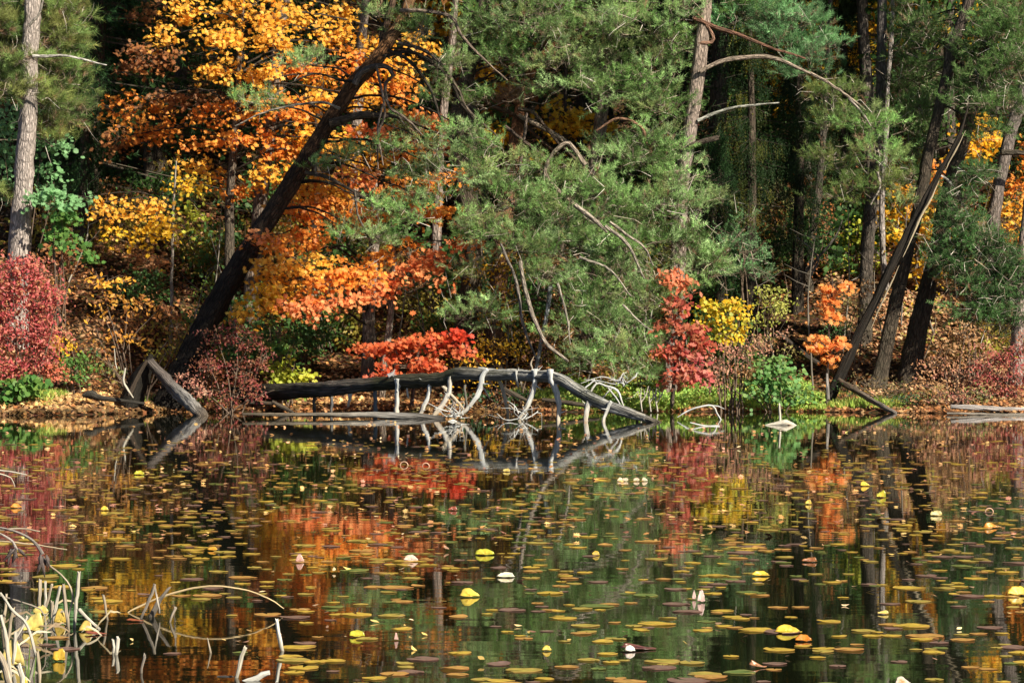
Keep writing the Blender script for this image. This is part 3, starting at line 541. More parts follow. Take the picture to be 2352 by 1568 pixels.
# ------------------------------------------------------------------ maples
MK = dict(dens=1.0)
trunk_tree('maple_tree', 'large orange and gold maple filling the left centre behind the leaning pine', 'maple tree',
  [(560, -60, 10), (556, 40, 12), (548, 150, 13), (545, 250, 15), (538, 350, 18), (530, 470, 20), (528, 620, 24)], 57.2, [(.25, .19, .15), BK_DARK], kind='leaf', top=11, size=.1,
  blobs=[(440, 30, 70, 34, 57, GOLD), (520, 80, 80, 40, 56.6, GOLD), (600, 30, 80, 40, 57, GOLD), (640, 90, 70, 34, 56.2, GOLD), (500, 150, 70, 30, 56.6, GOLD), (600, 170, 70, 34, 57, GOLD), (690, 150, 70, 34, 57.5, ORANGE), (770, 80, 60, 36, 58, GOLD), (430, 220, 80, 36, 58, RUST), (330, 130, 70, 46, 59, RUST), (300, 250, 80, 36, 59, ORANGE), (360, 300, 80, 34, 58.4, ORANGE), (520, 260, 80, 34, 57.3, ORANGE),
         (260, 320, 50, 30, 58.6, RUST), (560, 320, 60, 34, 56.8, ORANGE), (450, 380, 60, 26, 57.6, GOLD), (650, 250, 70, 34, 56.6, ORANGE), (730, 240, 70, 44, 57.2, GOLD), (830, 220, 70, 40, 57, GOLD), (900, 200, 60, 40, 57.4, ORANGE), (940, 280, 60, 34, 57, ORANGE), (790, 330, 80, 40, 56.6, GOLD), (880, 300, 70, 34, 56.6, CORAL), (1000, 270, 50, 30, 57, CORAL), (560, 10, 60, 30, 57.5, GOLD), (700, 40, 60, 34, 58, GOLD), (820, 140, 56, 34, 57.8, ORANGE), (870, 120, 60, 34, 58.4, GOLD), (930, 160, 50, 34, 58.4, GOLD), (740, 180, 60, 36, 58.2, GOLD), (660, 340, 60, 34, 57, ORANGE), (700, 310, 60, 34, 57, GOLD), (850, 370, 70, 24, 56.4, GOLD), (930, 350, 60, 26, 56.8, ORANGE), (590, 240, 50, 30, 57, GOLD), (620, 390, 50, 34, 56.8, GOLD), (1000, 330, 50, 24, 57, CORAL), (780, 20, 50, 30, 58.6, GOLD), (960, 90, 40, 34, 59, GOLD), (480, 320, 50, 26, 57.6, ORANGE), (540, 420, 50, 30, 57.4, ORANGE), (380, 90, 50, 26, 58, GOLD), (330, 30, 50, 30, 60, RUST)])
trunk_tree('maple_tree', 'orange maple with broad golden sprays just right of the leaning trunk', 'maple tree',
  [(860, 420, 12), (862, 520, 24), (858, 600, 26), (850, 700, 28), (846, 800, 30)], 55.6, [(.4, .32, .28), BK_MID], kind='leaf', size=.1,
  blobs=[(b_[0], b_[1], b_[2], b_[3], b_[4]-.8, b_[5]) for b_ in [(700, 420, 50, 36, 54.6, ORANGE), (760, 420, 70, 36, 54.4, GOLD), (840, 400, 60, 26, 54.6, CORAL), (700, 480, 70, 36, 54, ORANGE), (780, 480, 70, 34, 54, ORANGE), (650, 550, 70, 26, 53.7, ORANGE), (720, 540, 70, 26, 53.8, ORANGE), (620, 610, 56, 26, 53.3, GOLD), (690, 600, 70, 24, 53.2, GOLD), (600, 670, 50, 26, 53.2, YELLOW), (650, 690, 60, 24, 53.1, GOLD), (740, 640, 80, 26, 53, ORANGE), (760, 690, 80, 20, 52.9, CORAL), (820, 620, 70, 30, 53.3, ORANGE), (700, 700, 60, 18, 52.9, CORAL), (1000, 400, 60, 24, 54.5, ORANGE), (930, 430, 60, 26, 54.5, ORANGE), (560, 720, 30, 20, 53.2, GOLD), (980, 480, 70, 24, 54.6, ORANGE), (600, 545, 30, 16, 53.2, CORAL), (660, 640, 60, 22, 53.4, GOLD), (840, 500, 60, 26, 54.2, ORANGE), (860, 680, 50, 16, 53.4, CORAL)]],
  leaf_kw=dict(dens=1.4))
trunk_tree('maple_tree', 'red-orange maple sapling with a grey stem above the arched log', 'maple tree',
  [(905, 540, 10), (905, 600, 13), (902, 660, 14), (898, 720, 14), (892, 780, 15)], 54, [(.4, .32, .26)], kind='leaf', size=.11,
  blobs=[(870, 590, 60, 20, 53.6, ORANGE), (940, 620, 70, 24, 53.4, CORAL), (1000, 590, 70, 24, 53.5, CORAL), (1060, 560, 44, 22, 53.4, CORAL), (870, 660, 60, 18, 53.5, CORAL), (980, 640, 40, 18, 53.2, CORAL), (930, 560, 50, 16, 53.8, ORANGE)])
trunk_tree('maple_tree', 'scarlet young maple spread low just above the middle of the arched log', 'maple tree',
  [(960, 790, 7), (958, 830, 8), (955, 860, 9)], 53, (.15, .1, .08), kind='leaf', size=.1,
  blobs=[(860, 795, 54, 14, 52.4), (920, 800, 70, 22, 52.2), (990, 785, 60, 24, 52.2), (1040, 775, 50, 20, 52.2, [(.5, .04, .02), (.58, .07, .03)]), (940, 840, 70, 16, 52), (900, 865, 70, 12, 52), (980, 840, 40, 18, 52), (1070, 800, 26, 12, 52.2)], palette=SCARLET, leaf_kw=dict(dens=1.25, sub=.22))
trunk_tree('maple_tree', 'yellow maple on the slope between the upright pair and the leaning trunks', 'maple tree',
  [(2110, 380, 8), (2112, 480, 9), (2105, 600, 10)], 60, BK_MID, kind='leaf', size=.11, palette=YELLOW,
  blobs=[(2120, 440, 46, 40, 59.6, GOLD), (2080, 480, 50, 30, 59.8, YELLOW), (2120, 540, 50, 34, 59.6, YELLOW), (2060, 430, 50, 26, 60), (2120, 610, 40, 30, 59.4), (2140, 390, 30, 30, 60, ORANGE), (2230, 330, 50, 40, 60.5), (2260, 300, 50, 36, 60.5), (2060, 540, 30, 26, 59.6)])
trunk_tree('maple_tree', 'bright orange maple at the right edge behind the crooked grey pine', 'maple tree',
  [(2400, 380, 8), (2395, 500, 9), (2390, 620, 10)], 61, BK_MID, kind='leaf', size=.1, palette=ORANGE,
  blobs=[(2340, 420, 46, 36), (2330, 480, 50, 30, 60.6, GOLD), (2390, 460, 50, 50), (2340, 540, 46, 26), (2380, 340, 40, 60), (2310, 530, 30, 24, 60.6, GOLD)])
trunk_tree('maple_tree', 'yellow maple glowing high up between the spruces and the upright pair', 'maple tree',
  [(1960, 100, 8), (1955, 300, 10), (1950, 500, 12)], 66, BK_DARK, kind='leaf', size=.11, palette=[(.8, .5, .02), (.75, .58, .04)],
  blobs=[(1925, 70, 34, 30), (1930, 130, 50, 30), (1970, 150, 46, 20), (1950, 210, 40, 16), (1990, 60, 40, 20, 66, GOLD), (1985, 15, 50, 26, 67, RUST), (2000, 110, 30, 14)])
trunk_tree('maple_tree', 'yellow-leaved tree glimpsed through the needles behind the centre pine', 'maple tree',
  [(1300, 100, 8), (1298, 300, 10), (1290, 560, 12)], 62, BK_DARK, kind='leaf', size=.11, palette=YELLOW,
  blobs=[(1290, 270, 70, 50), (1380, 300, 60, 40), (1150, 300, 50, 30), (1110, 30, 60, 60, 63), (1160, 60, 50, 50, 63), (1240, 380, 60, 30), (1120, 180, 40, 40)])
trunk_tree('maple_tree', 'small-leaved yellow tree above the log, left of the drooping bare branches', 'tree',
  [(1130, 600, 6), (1135, 700, 8), (1130, 820, 9)], 54.5, BK_MID, kind='leaf', size=.075, shape='oval', palette=YELLOW+[(.55, .3, .1)],
  blobs=[(1120, 620, 60, 34), (1170, 680, 50, 40), (1120, 700, 50, 34), (1140, 790, 66, 34, 53.6), (1080, 820, 60, 22, 53.4), (1190, 800, 40, 30, 53.6), (1150, 600, 60, 30), (1180, 730, 46, 24)], leaf_kw=dict(dens=1.2))
trunk_tree('oak_sapling', 'slim red oak sapling standing right of the hanging pine crown', 'sapling',
  [(1560, 600, 5), (1560, 700, 7), (1553, 800, 8), (1548, 880, 9)], 52.9, (.12, .09, .07), kind='leaf', size=.115, shape='oak', palette=[(.45, .07, .05), (.52, .14, .09), (.3, .04, .04), (.48, .22, .1)],
  blobs=[(1555, 640, 44, 26, 52.6, [(.7, .25, .13), (.65, .2, .1)]), (1560, 690, 44, 24, 52.5), (1590, 760, 46, 24, 52.4), (1550, 800, 44, 28, 52.2), (1590, 840, 50, 34, 52.1, CRIMSON), (1540, 740, 36, 20, 52.5), (1620, 790, 34, 24, 52.4), (1560, 860, 36, 20, 52), (1505, 810, 22, 12, 52.5, ORANGE)], leaf_kw=dict(dens=.85, sub=.2))
trunk_tree('maple_sapling', 'thin maple sapling with three orange tufts of leaves near the right bank', 'sapling',
  [(1912, 640, 4), (1908, 720, 5), (1902, 800, 6), (1900, 880, 7)], 53.2, (.15, .11, .09), kind='leaf', size=.11, palette=[(.8, .3, .07), (.85, .42, .14), (.7, .2, .05)],
  blobs=[(1918, 655, 34, 13), (1900, 690, 18, 12), (1908, 718, 22, 10), (1895, 795, 32, 14, 53, ORANGE+CORAL), (1908, 822, 24, 11), (1872, 775, 18, 7), (1926, 780, 12, 16)], leaf_kw=dict(sub=.16, dens=.85))
trunk_tree('birch_sapling', 'thin pale stemmed sapling with yellow leaves between the red bush and the leaning pine', 'sapling',
  [(405, 370, 3), (400, 450, 5), (398, 540, 6), (396, 640, 7)], 56.4, (.45, .38, .32), kind='leaf', size=.09, palette=YELLOW,
  blobs=[(420, 420, 50, 26), (350, 470, 60, 26, 56, GOLD), (270, 480, 60, 26, 55.8, GOLD), (370, 520, 70, 30, 56), (300, 540, 60, 26, 56, YELLOW), (430, 500, 40, 34, 56.4, LIME), (240, 465, 40, 14, 55.8, GOLD), (340, 590, 60, 24, 56.2, RUST), (190, 455, 30, 10, 55.8, MINT)])

# ------------------------------------------------------------------ shrubs of the bank
shrub('bush', 'tall rounded red bush at the left edge on the leafy beach', 'bush', [(30, 620, 50, 40), (80, 620, 50, 40), (20, 690, 50, 44), (90, 690, 50, 44), (130, 665, 26, 20), (40, 770, 60, 44), (100, 760, 46, 44), (30, 840, 50, 36), (100, 825, 46, 36), (-20, 720, 60, 100), (120, 850, 30, 24, [(.7, .25, .12), (.6, .15, .1)])], 52.6, CRIMSON, .07, 'oval', kw=dict(dens=1.9, sub=.2), nst=10)
shrub('bush', 'bright green leafy plant under the red bush at the left edge', 'bush', [(40, 890, 50, 26), (80, 870, 30, 20), (10, 905, 40, 18)], 51.8, GREEN, .11, 'round', kw=dict(dens=1.2, sub=.2))
shrub('bush', 'small green and yellow bush right of the red bush', 'bush', [(145, 790, 26, 18, YELLOW), (160, 820, 40, 20), (175, 850, 34, 30), (195, 830, 24, 24)], 52.9, GREEN, .08, 'oval', kw=dict(dens=1.2, sub=.18))
shrub('bush', 'dark red bush in half shade right of the foot of the leaning pine', 'bush', [(500, 770, 40, 26), (560, 775, 44, 30), (480, 835, 40, 34), (560, 850, 46, 40), (520, 900, 60, 24), (605, 815, 24, 34), (445, 890, 36, 26, PINK), (590, 900, 26, 26), (540, 740, 24, 20), (410, 860, 24, 16, PINK)], 52.2, MAROON, .06, 'oval', kw=dict(dens=1.05, sub=.18), nst=9)
shrub('bush', 'yellow-green bush sunlit just behind the left end of the arched log', 'bush', [(650, 845, 34, 20), (680, 860, 34, 20), (640, 800, 28, 20, GREEN), (655, 880, 30, 12)], 53.2, LIME, .085, 'round', kw=dict(dens=1.4, sub=.18))
shrub('bush', 'dark green bush in the shade above the yellow-green one', 'bush', [(640, 760, 36, 26), (680, 790, 30, 20), (620, 730, 30, 20)], 53.4, GREEN, .07, 'oval')
shrub('bush', 'bright green broad-leaved bush beside the pale left pine trunk', 'bush', [(130, 460, 50, 26, MINT), (140, 510, 40, 34), (160, 550, 30, 26), (195, 590, 20, 12), (100, 450, 40, 16, MINT)], 55, GREEN, .12, 'maple', kw=dict(dens=.9, sub=.22))
shrub('bush', 'pale green bush behind the left pine just below its needles', 'bush', [(20, 340, 50, 50), (110, 320, 50, 40), (110, 400, 30, 40), (20, 420, 50, 40), (10, 260, 40, 40)], 57.5, MINT, .1, 'round', kw=dict(dens=1.0))
shrub('bush', 'trailing green and yellow vine plant left of the leaning pine foot', 'bush', [(460, 740, 26, 30), (480, 690, 26, 30), (440, 780, 26, 20, LIME), (470, 650, 20, 20)], 53.5, [(.2, .26, .04), (.12, .2, .04), (.35, .35, .05)], .07, 'oval', kw=dict(dens=.8, sub=.2))
shrub('bush', 'drooping rust and gold undergrowth on the shady slope behind the broken stump', 'bush', [(250, 690, 60, 26), (330, 700, 50, 24), (210, 740, 50, 22, TAN), (300, 770, 60, 22), (380, 720, 40, 24, RUST), (240, 640, 60, 20, GOLD)], 54.3, RUST+GOLD, .1, 'oval', kw=dict(dens=.8))
shrub('bush', 'spindly yellowish bush with drooping small leaves behind the round green bush', 'bush', [(1760, 680, 34, 30), (1790, 710, 30, 34), (1740, 740, 30, 24), (1780, 660, 26, 18)], 54.2, [(.4, .42, .08), (.5, .46, .12), (.3, .34, .07)], .065, 'oval', kw=dict(dens=.9, sub=.2))
shrub('bush', 'lime and yellow bush behind the red oak sapling', 'bush', [(1650, 710, 44, 26), (1670, 760, 40, 26), (1640, 740, 40, 24), (1690, 700, 20, 30), (1610, 700, 20, 14)], 53.8, LIME+YELLOW, .075, 'round', kw=dict(dens=1.2, sub=.2))
shrub('bush', 'pinkish twiggy bush between the red oak and the round green bush', 'bush', [(1650, 830, 46, 24), (1690, 800, 40, 26), (1640, 870, 40, 20), (1710, 850, 36, 26, TAN), (1740, 780, 40, 20, TAN+PINK)], 52.7, PINK, .06, 'oval', kw=dict(dens=1.3, sub=.2, per=13), nst=12)
shrub('bush', 'round bright green bush at the waterline right of centre', 'bush', [(1775, 825, 36, 26), (1800, 862, 40, 30), (1758, 880, 34, 26), (1795, 905, 50, 18), (1745, 850, 24, 20), (1830, 895, 24, 18), (1725, 905, 34, 12)], 52.6, [(.12, .27, .07), (.16, .33, .1), (.07, .18, .04), (.2, .38, .13), (.25, .3, .08)], .085, 'round', kw=dict(dens=.95, sub=.2))
shrub('bush', 'olive and pink mixed brush above the round green bush', 'bush', [(1760, 780, 40, 16), (1800, 770, 30, 20, PINK), (1720, 810, 30, 20), (1700, 880, 30, 24, [(.5, .5, .1), (.45, .35, .1)]), (1820, 800, 20, 20)], 53.3, [(.4, .34, .12), (.35, .3, .1)], .06, 'oval')
shrub('bush', 'soft blue-green young fir to the right of the pine crown', 'bush', [(1700, 530, 44, 26), (1720, 580, 44, 30), (1690, 620, 40, 26), (1740, 640, 34, 24), (1670, 570, 30, 26)], 54.8, MINT, .08, needle=True, kw=dict(dens=.9, nl=.05))
shrub('bush', 'pink and tan brush covering the right bank above the water', 'bush', [(2150, 830, 50, 34), (2200, 860, 60, 34), (2130, 880, 50, 24, TAN), (2240, 810, 50, 30), (2180, 800, 50, 26, TAN), (2250, 870, 44, 30), (2210, 760, 50, 24, TAN)], 53.2, PINK+TAN, .06, 'oval', kw=dict(dens=.9, sub=.2), nst=12)
shrub('bush', 'dark red bush at the right edge above the floating logs', 'bush', [(2300, 820, 44, 30), (2330, 860, 44, 34), (2290, 870, 40, 30), (2350, 800, 30, 40), (2320, 900, 40, 20, CRIMSON), (2270, 840, 24, 24)], 52.9, MAROON+CRIMSON, .06, 'oval', kw=dict(dens=1.5, sub=.2), nst=9)
shrub('bush', 'shaded dark brush at the foot of the thick trunks on the right', 'bush', [(1980, 880, 60, 40), (2060, 890, 60, 34), (1930, 900, 40, 30, DKGREEN), (2100, 900, 40, 24, RUST), (2000, 920, 60, 16, DKGREEN)], 53.2, [(.14, .1, .05), (.08, .1, .03), (.2, .12, .06)], .06, 'oval', kw=dict(dens=.8, sub=.22, per=11), nst=12)
shrub('bush', 'yellow-green low bush between the two leaning trunks on the right', 'bush', [(2120, 700, 30, 34), (2110, 760, 26, 24), (2130, 650, 24, 20, YELLOW)], 56.2, [(.42, .42, .08), (.5, .44, .1)], .07, 'oval')
shrub('bush', 'yellow and green maple shoots on the right bank under the dark fir', 'bush', [(2260, 790, 50, 18), (2300, 810, 34, 16), (2220, 770, 40, 12, TAN), (2200, 700, 24, 16, [(.7, .35, .15)]), (2180, 640, 20, 10, [(.7, .35, .15)])], 54.2, [(.42, .4, .06), (.25, .3, .05), (.5, .3, .07)], .1, 'maple', kw=dict(dens=.9, sub=.2))
shrub('fir_tree', 'soft dark green fir on the right bank right of the thickest trunk', 'fir tree', [(2200, 510, 50, 24), (2250, 560, 70, 30), (2180, 600, 46, 26), (2300, 600, 50, 34), (2230, 640, 60, 28), (2300, 680, 60, 28), (2240, 710, 60, 22), (2330, 730, 50, 22), (2160, 560, 26, 16), (2200, 460, 40, 20), (2250, 400, 40, 20), (2330, 650, 40, 40)], 54, [(.11, .24, .075), (.15, .28, .1), (.07, .15, .05)], needle=True, kw=dict(dens=3.2, nl=.06, updir=.2, sub=.24), nst=3)
shrub('bush', 'lime-green bush on the slope behind the upright pair of trunks', 'bush', [(1960, 540, 30, 50), (2010, 600, 30, 40), (1940, 600, 34, 26), (2050, 480, 24, 30)], 60.5, LIME, .08, 'round', kw=dict(dens=1.1))
shrub('bush', 'mixed rust and olive thicket in the dim gap right of the centre', 'bush', [(1800, 520, 50, 44), (1840, 470, 50, 40, [(.3, .3, .1)]), (1790, 600, 46, 34), (1890, 500, 36, 50, RUST), (1910, 600, 40, 30, RUST), (1780, 430, 46, 40, [(.25, .27, .12), (.3, .28, .12)])], 60, [(.3, .27, .08), (.35, .2, .06), (.16, .18, .05)], .07, 'oval', kw=dict(dens=.9))
shrub('bush', 'dark red brush low behind the right half of the arched log', 'bush', [(1240, 800, 40, 30, PINK), (1260, 850, 50, 20, RUST), (1180, 860, 60, 20, YELLOW), (1100, 865, 60, 14, YELLOW), (1270, 760, 30, 26, PINK), (1140, 900, 60, 16, RUST)], 53, PINK+RUST, .06, 'oval', kw=dict(dens=.9))
shrub('bush', 'dark green weeds under the arched log near its highest part', 'bush', [(1130, 905, 40, 14), (1190, 905, 30, 14), (1080, 905, 30, 10)], 52.9, DKGREEN, .07, 'round')

shrub('bush', 'dry olive brush on the slope between the upright pair and the split dead log', 'bush', [(1960, 700, 40, 30), (1930, 750, 40, 30, DKGREEN+GREEN), (1990, 660, 30, 24, TAN), (1950, 820, 50, 26, RUST)], 55.2, [(.3, .27, .09), (.22, .2, .07), (.4, .26, .12)], .06, 'oval', kw=dict(dens=1.0, sub=.2))
shrub('bush', 'tangled tan and green brush at the waterline under the right bank', 'bush', [(2140, 905, 60, 20), (2210, 910, 60, 18, PINK), (2260, 900, 50, 20, TAN+GREEN), (2080, 915, 40, 16, DKGREEN)], 52.6, TAN+GREEN+RUST, .055, 'oval', kw=dict(dens=1.1, sub=.18), nst=12)
shrub('bush', 'leafy tangle hanging over the pond edge left of the arched log', 'bush', [(250, 850, 50, 30, RUST+GREEN), (220, 800, 40, 24, DKGREEN+RUST), (380, 800, 36, 30, RUST+LIME), (420, 760, 30, 26)], 53, RUST+DKGREEN, .07, 'oval', kw=dict(dens=.8, sub=.2), nst=9)
# low brush repeated over the shaded slope
ZU = [(160, 'behind the left red bush'), (450, 'left of the leaning pine'), (700, 'behind the golden maple sprays'), (950, 'behind the red-orange sapling'), (1200, 'left of the centre pine'), (1480, 'behind the centre pine'), (1650, 'behind the sunlit pine'), (1850, 'below the dark spruces'), (2050, 'behind the upright pair'), (2250, 'behind the thickest trunk'), (9999, 'behind the right fir')]
def place_label(o, what, x, D, lim):
    u = x/D*F+CU; z = next(n for a, n in ZU if u < a); dp = 'low down' if D < lim else ('half way up' if D < lim*1.12 else 'high up')
    o['label'] = what+' '+dp+' '+z; o['group'] = what+', '+dp+' '+z
LABS = ['low rust-brown undergrowth plant', 'low dark green undergrowth plant', 'low olive-yellow undergrowth plant']
LOW = []
for k, (pl, lab) in enumerate([(RUST, 'low rust-brown undergrowth on the shaded forest slope'), ([(.07, .15, .04), (.1, .2, .05), (.05, .11, .03)], 'low dark green undergrowth on the shaded forest slope'), ([(.35, .3, .05), (.25, .26, .05), (.4, .25, .05)], 'low olive-yellow undergrowth on the shaded forest slope')]):
    root = empty('undergrowth_plant', (0, 0, 0), lab, 'undergrowth', 'low plants scattered over the forest slope')
    cr = MB()
    for q in range(4): leaf_cloud(cr, (rng.normal(0, .35), rng.normal(0, .3), .35+rng.random()*.5), (.45, .35, .3), pl, ['oval', 'round', 'oval'][k], .08, .8)
    cr.build('foliage', [M_leaf, M_twig], root); sm = MB()
    for q in range(6): tube(sm, [(0, 0, -.1), (rng.normal(0, .15), rng.normal(0, .1), .4), (rng.normal(0, .35), rng.normal(0, .3), .9)], [.012, .008, .003], (.14, .1, .07), 5, .2)
    sm.build('stem', M_twig, root); LOW.append(root)
for k in range(170):
    k3 = k if k < 3 else int(rng.choice([0, 1, 1, 1, 2, 2])); o = LOW[k] if k < 3 else copy_tree(LOW[k3])
    D = 54.6+18*rng.random()**1.3; x = rng.uniform(-1, 1)*(D*.172)
    if 4.5 < x < 8.5 and D < 60: D += 6
    place_label(o, LABS[k3], x, D, 59); o.location = (x, D, float(ground(x, D))-.05); o.rotation_euler = (0, 0, rng.random()*6.28); s = rng.uniform(.7, 1.5); o.scale = (s, s, s)

# ------------------------------------------------------------------ forest on the slope behind
PROTO = []
def proto(kind):
    if kind == 0:
        root = empty('conifer_tree', (0, 0, 0), 'dark evergreen deep in the forest on the slope behind the first trees', 'evergreen', 'dark evergreens in the forest behind')
        h = 13; mb = MB(); tube(mb, [(0, 0, -.4), (.05, 0, h*.5), (0, 0, h)], [.2, .14, .03], BK_DARK, 10, .5); mb.build('trunk', M_bark, root)
        cr = MB(); n = 200; z = 1.2+rng.random(n)**.9*(h-1.2); th = rng.uniform(0, 6.28, n); rr = (1.0-(z/h))*2.6+.5; rr *= rng.uniform(.6, 1.1, n)
        a = np.stack([0*z, 0*z, z], -1); e = a+np.stack([np.cos(th)*rr, np.sin(th)*rr, -.12*rr], -1); twigs(cr, a, e, .02, np.array([.1, .08, .06]), 1)
        k = 12; t = rng.uniform(.1, 1, (n, k, 1)); o = (a[:, None]+(e-a)[:, None]*t).reshape(-1, 3)+rng.normal(0, .1, (n*k, 3)); d = np.repeat(nrm(e-a), k, 0)+rng.normal(0, .5, o.shape); d[:, 2] -= .15
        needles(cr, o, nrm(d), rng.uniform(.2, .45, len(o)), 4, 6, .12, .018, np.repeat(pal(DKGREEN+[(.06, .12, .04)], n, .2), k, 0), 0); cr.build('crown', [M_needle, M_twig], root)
    else:
        lab = {1: 'yellow-leaved tree in the forest on the slope behind the first trees', 2: 'green-leaved tree in the forest on the slope behind the first trees', 3: 'rust-leaved tree in the forest on the slope behind the first trees'}[kind]
        root = empty('broadleaf_tree', (0, 0, 0), lab, 'tree', ['', 'yellow trees in the forest behind', 'green trees in the forest behind', 'rust trees in the forest behind'][kind]); h = 11
        mb = MB(); tube(mb, [(0, 0, -.4), (.2, 0, h*.5), (0, .2, h*.9)], [.16, .11, .03], (.16, .13, .11), 10, .5, wander=.01); mb.build('trunk', M_bark, root); cr = MB()
        for q in range(14): leaf_cloud(cr, (rng.normal(0, 1.1), rng.normal(0, 1.0), rng.uniform(2.5, h)), (1.2, 1.0, .8), [0, YELLOW, DKGREEN+[(.07, .16, .04), (.1, .2, .05)], RUST][kind], 'quad', .17, .55, .42, per=10)
        cr.build('crown', [M_leaf, M_twig], root)
    return root
for k in range(4): PROTO.append(proto(k))
used = [False]*4
spots = []
for row, D in enumerate([62, 64.5, 68, 72, 77, 83, 90, 98]):
    half = D*.172+3; n = int(2*half/2.7)
    for i in range(n):
        x = -half+(i+.5+rng.uniform(-.35, .35))*2*half/n; k = rng.choice(4, p=[.48, .10, .36, .06])
        if row < 2 and k == 0 and rng.random() < .45: continue
        spots.append((x, D+rng.uniform(-1.2, 1.2), k))
for x, D, k in spots:
    o = copy_tree(PROTO[k]) if used[k] else PROTO[k]; used[k] = True
    place_label(o, ['dark evergreen of the forest behind', 'yellow-leaved tree of the forest behind', 'green-leaved tree of the forest behind', 'rust-leaved tree of the forest behind'][k], x, D, 70); s = rng.uniform(.8, 1.2); o.location = (x, D, float(ground(x, D))); o.rotation_euler = (rng.normal(0, .03), rng.normal(0, .03), rng.random()*6.28); o.scale = (s, s, s)

# ------------------------------------------------------------------ leaf litter and grass on the bank
def scatter(n, x0, x1, s0, s1, dens=None):
    x = rng.uniform(x0, x1, n); s = s0+(s1-s0)*rng.random(n)**1.25; y = shore(x)+s
    return x, y
mb = MB(); x, y = scatter(48000, -11, 11, -.02, 14); z = ground(x, y)+.012+rng.random(len(x))*.03
nor = rng.normal(0, .42, (len(x), 3))+np.array([0, -.25, 1]); pc = pal(TAN+RUST+RUST, len(x), .3)*.8
leaves(mb, np.stack([x, y, z], -1), nor, .085*rng.uniform(.6, 1.2, len(x)), 'maple', pc, 0)
x = np.concatenate([rng.uniform(-9.5, -5.9, 5200), rng.uniform(-4.3, 2.6, 5200)]); y = shore(x)+rng.random(len(x))**1.2*2.4; z = ground(x, y)+.01+rng.random(len(x))*.05
kp = wob(x*2.7, y*5)+rng.normal(0, .6, len(x)) > -.35; x, y, z = x[kp], y[kp], z[kp]; nor = rng.normal(0, .5, (len(x), 3))+np.array([0, -.35, 1]); pc = pal([(.68, .44, .2), (.55, .3, .1), (.62, .38, .17), (.35, .17, .07), (.12, .06, .035)], len(x), .35); wet = np.clip((y-shore(x))/.45, .3, 1)[:, None]; pc = pc*wet
leaves(mb, np.stack([x, y, z], -1), nor, .1*rng.uniform(.6, 1.15, len(x)), 'maple', pc, 0)
x = (rng.uniform(1950, 2345, 7500)-CU)/F*56; y = shore(x)+1+9*rng.random(len(x)); kp = wob(x*2.1, y*1.7)+rng.normal(0, .5, len(x)) > .1; x, y = x[kp], y[kp]; z = ground(x, y)+.015+rng.random(len(x))*.05
nor = rng.normal(0, .4, (len(x), 3))+np.array([.1, -.5, 1]); leaves(mb, np.stack([x, y, z], -1), nor, .085*rng.uniform(.6, 1.15, len(x)), 'maple', pal([(.55, .34, .2), (.45, .24, .12), (.4, .3, .13), (.4, .18, .1), (.2, .1, .05)], len(x), .3), 0)
tag(mb.build('leaf_litter', M_litter), 'fallen tan and orange leaves covering the bank and slope', 'fallen leaves', kind='stuff')

def grass(name, label, areas, n, col, h=.12, wd=.012):
    mb = MB()
    for (u0, u1, s0, s1, m) in areas:
        x = (rng.uniform(u0, u1, int(n*m))-CU)/F*52.5; y = shore(x)+rng.uniform(s0, s1, len(x)); k = len(x)
        g = np.clip(wob(x*3, y*4)*.4+.7, .15, 1.2); b = np.stack([x, y, ground(x, y)-.01], -1); hh = h*g*rng.uniform(.5, 1.3, k)
        lean = rng.normal(0, .35, (k, 3))*hh[:, None]; lean[:, 2] = hh; sd = rng.normal(0, 1, (k, 3)); sd[:, 2] = 0; sd = nrm(sd)*wd
        V = np.stack([b-sd, b+sd, b+lean*.6+sd*.7, b+lean], 1); mb.add(V.reshape(-1, 3), np.arange(4*k).reshape(-1, 4), np.repeat(pal(col, k, .25), 4, 0))
    return tag(mb.build(name, M_leaf), label, 'grass', kind='stuff')
grass('grass', 'low bright green plants along the right bank and in patches on the beaches', [(1300, 1900, .05, 2.8, 1.0), (0, 150, .8, 2.3, .12), (1850, 2100, .3, 2, .15), (300, 700, .8, 2.2, .07), (1180, 1330, 1.2, 2.4, .1)], 26000, [(.36, .5, .09), (.45, .56, .13), (.24, .38, .08), (.55, .52, .14)], .12, .018)
mb = MB(); n = 9000; x = (rng.uniform(1290, 1900, n)-CU)/F*52.5; y = shore(x)+.1+rng.random(n)*2.4; kp = wob(x*4, y*4)+rng.normal(0, .5, n) > -.2; x, y = x[kp], y[kp]; n = len(x)
leaves(mb, np.stack([x, y, ground(x, y)+rng.uniform(.02, .2, n)], -1), rng.normal(0, .5, (n, 3))+np.array([.3, -.5, .8]), .055*rng.uniform(.6, 1.3, n), 'round', pal([(.34, .5, .1), (.45, .55, .13), (.2, .38, .08)], n), .4)
tag(mb.build('ground_cover', M_leaf), 'low round-leaved green weeds on the right bank at the waterline', 'weeds', kind='stuff')

# twigs and sticks strewn at the edge
def thing_mesh(name, label, cat, mb, mats, origin, group=None):
    return tag(mb.build(name, mats, None, origin), label, cat, group)
def stick(name, label, cat, paths, D, col, mat, group=None, step=.06, jag=.02, sides=8, wander=.002, children=None):
    p, r = px(paths[0], D); base = p[0]; mb = MB()
    for k, l in enumerate(paths):
        q, rr = px(l, D); tube(mb, q, rr, col, sides if k == 0 else 6, step, .1, 0, wander, True, jag, .05)
    return thing_mesh(name, label, cat, mb, mat, base, group)

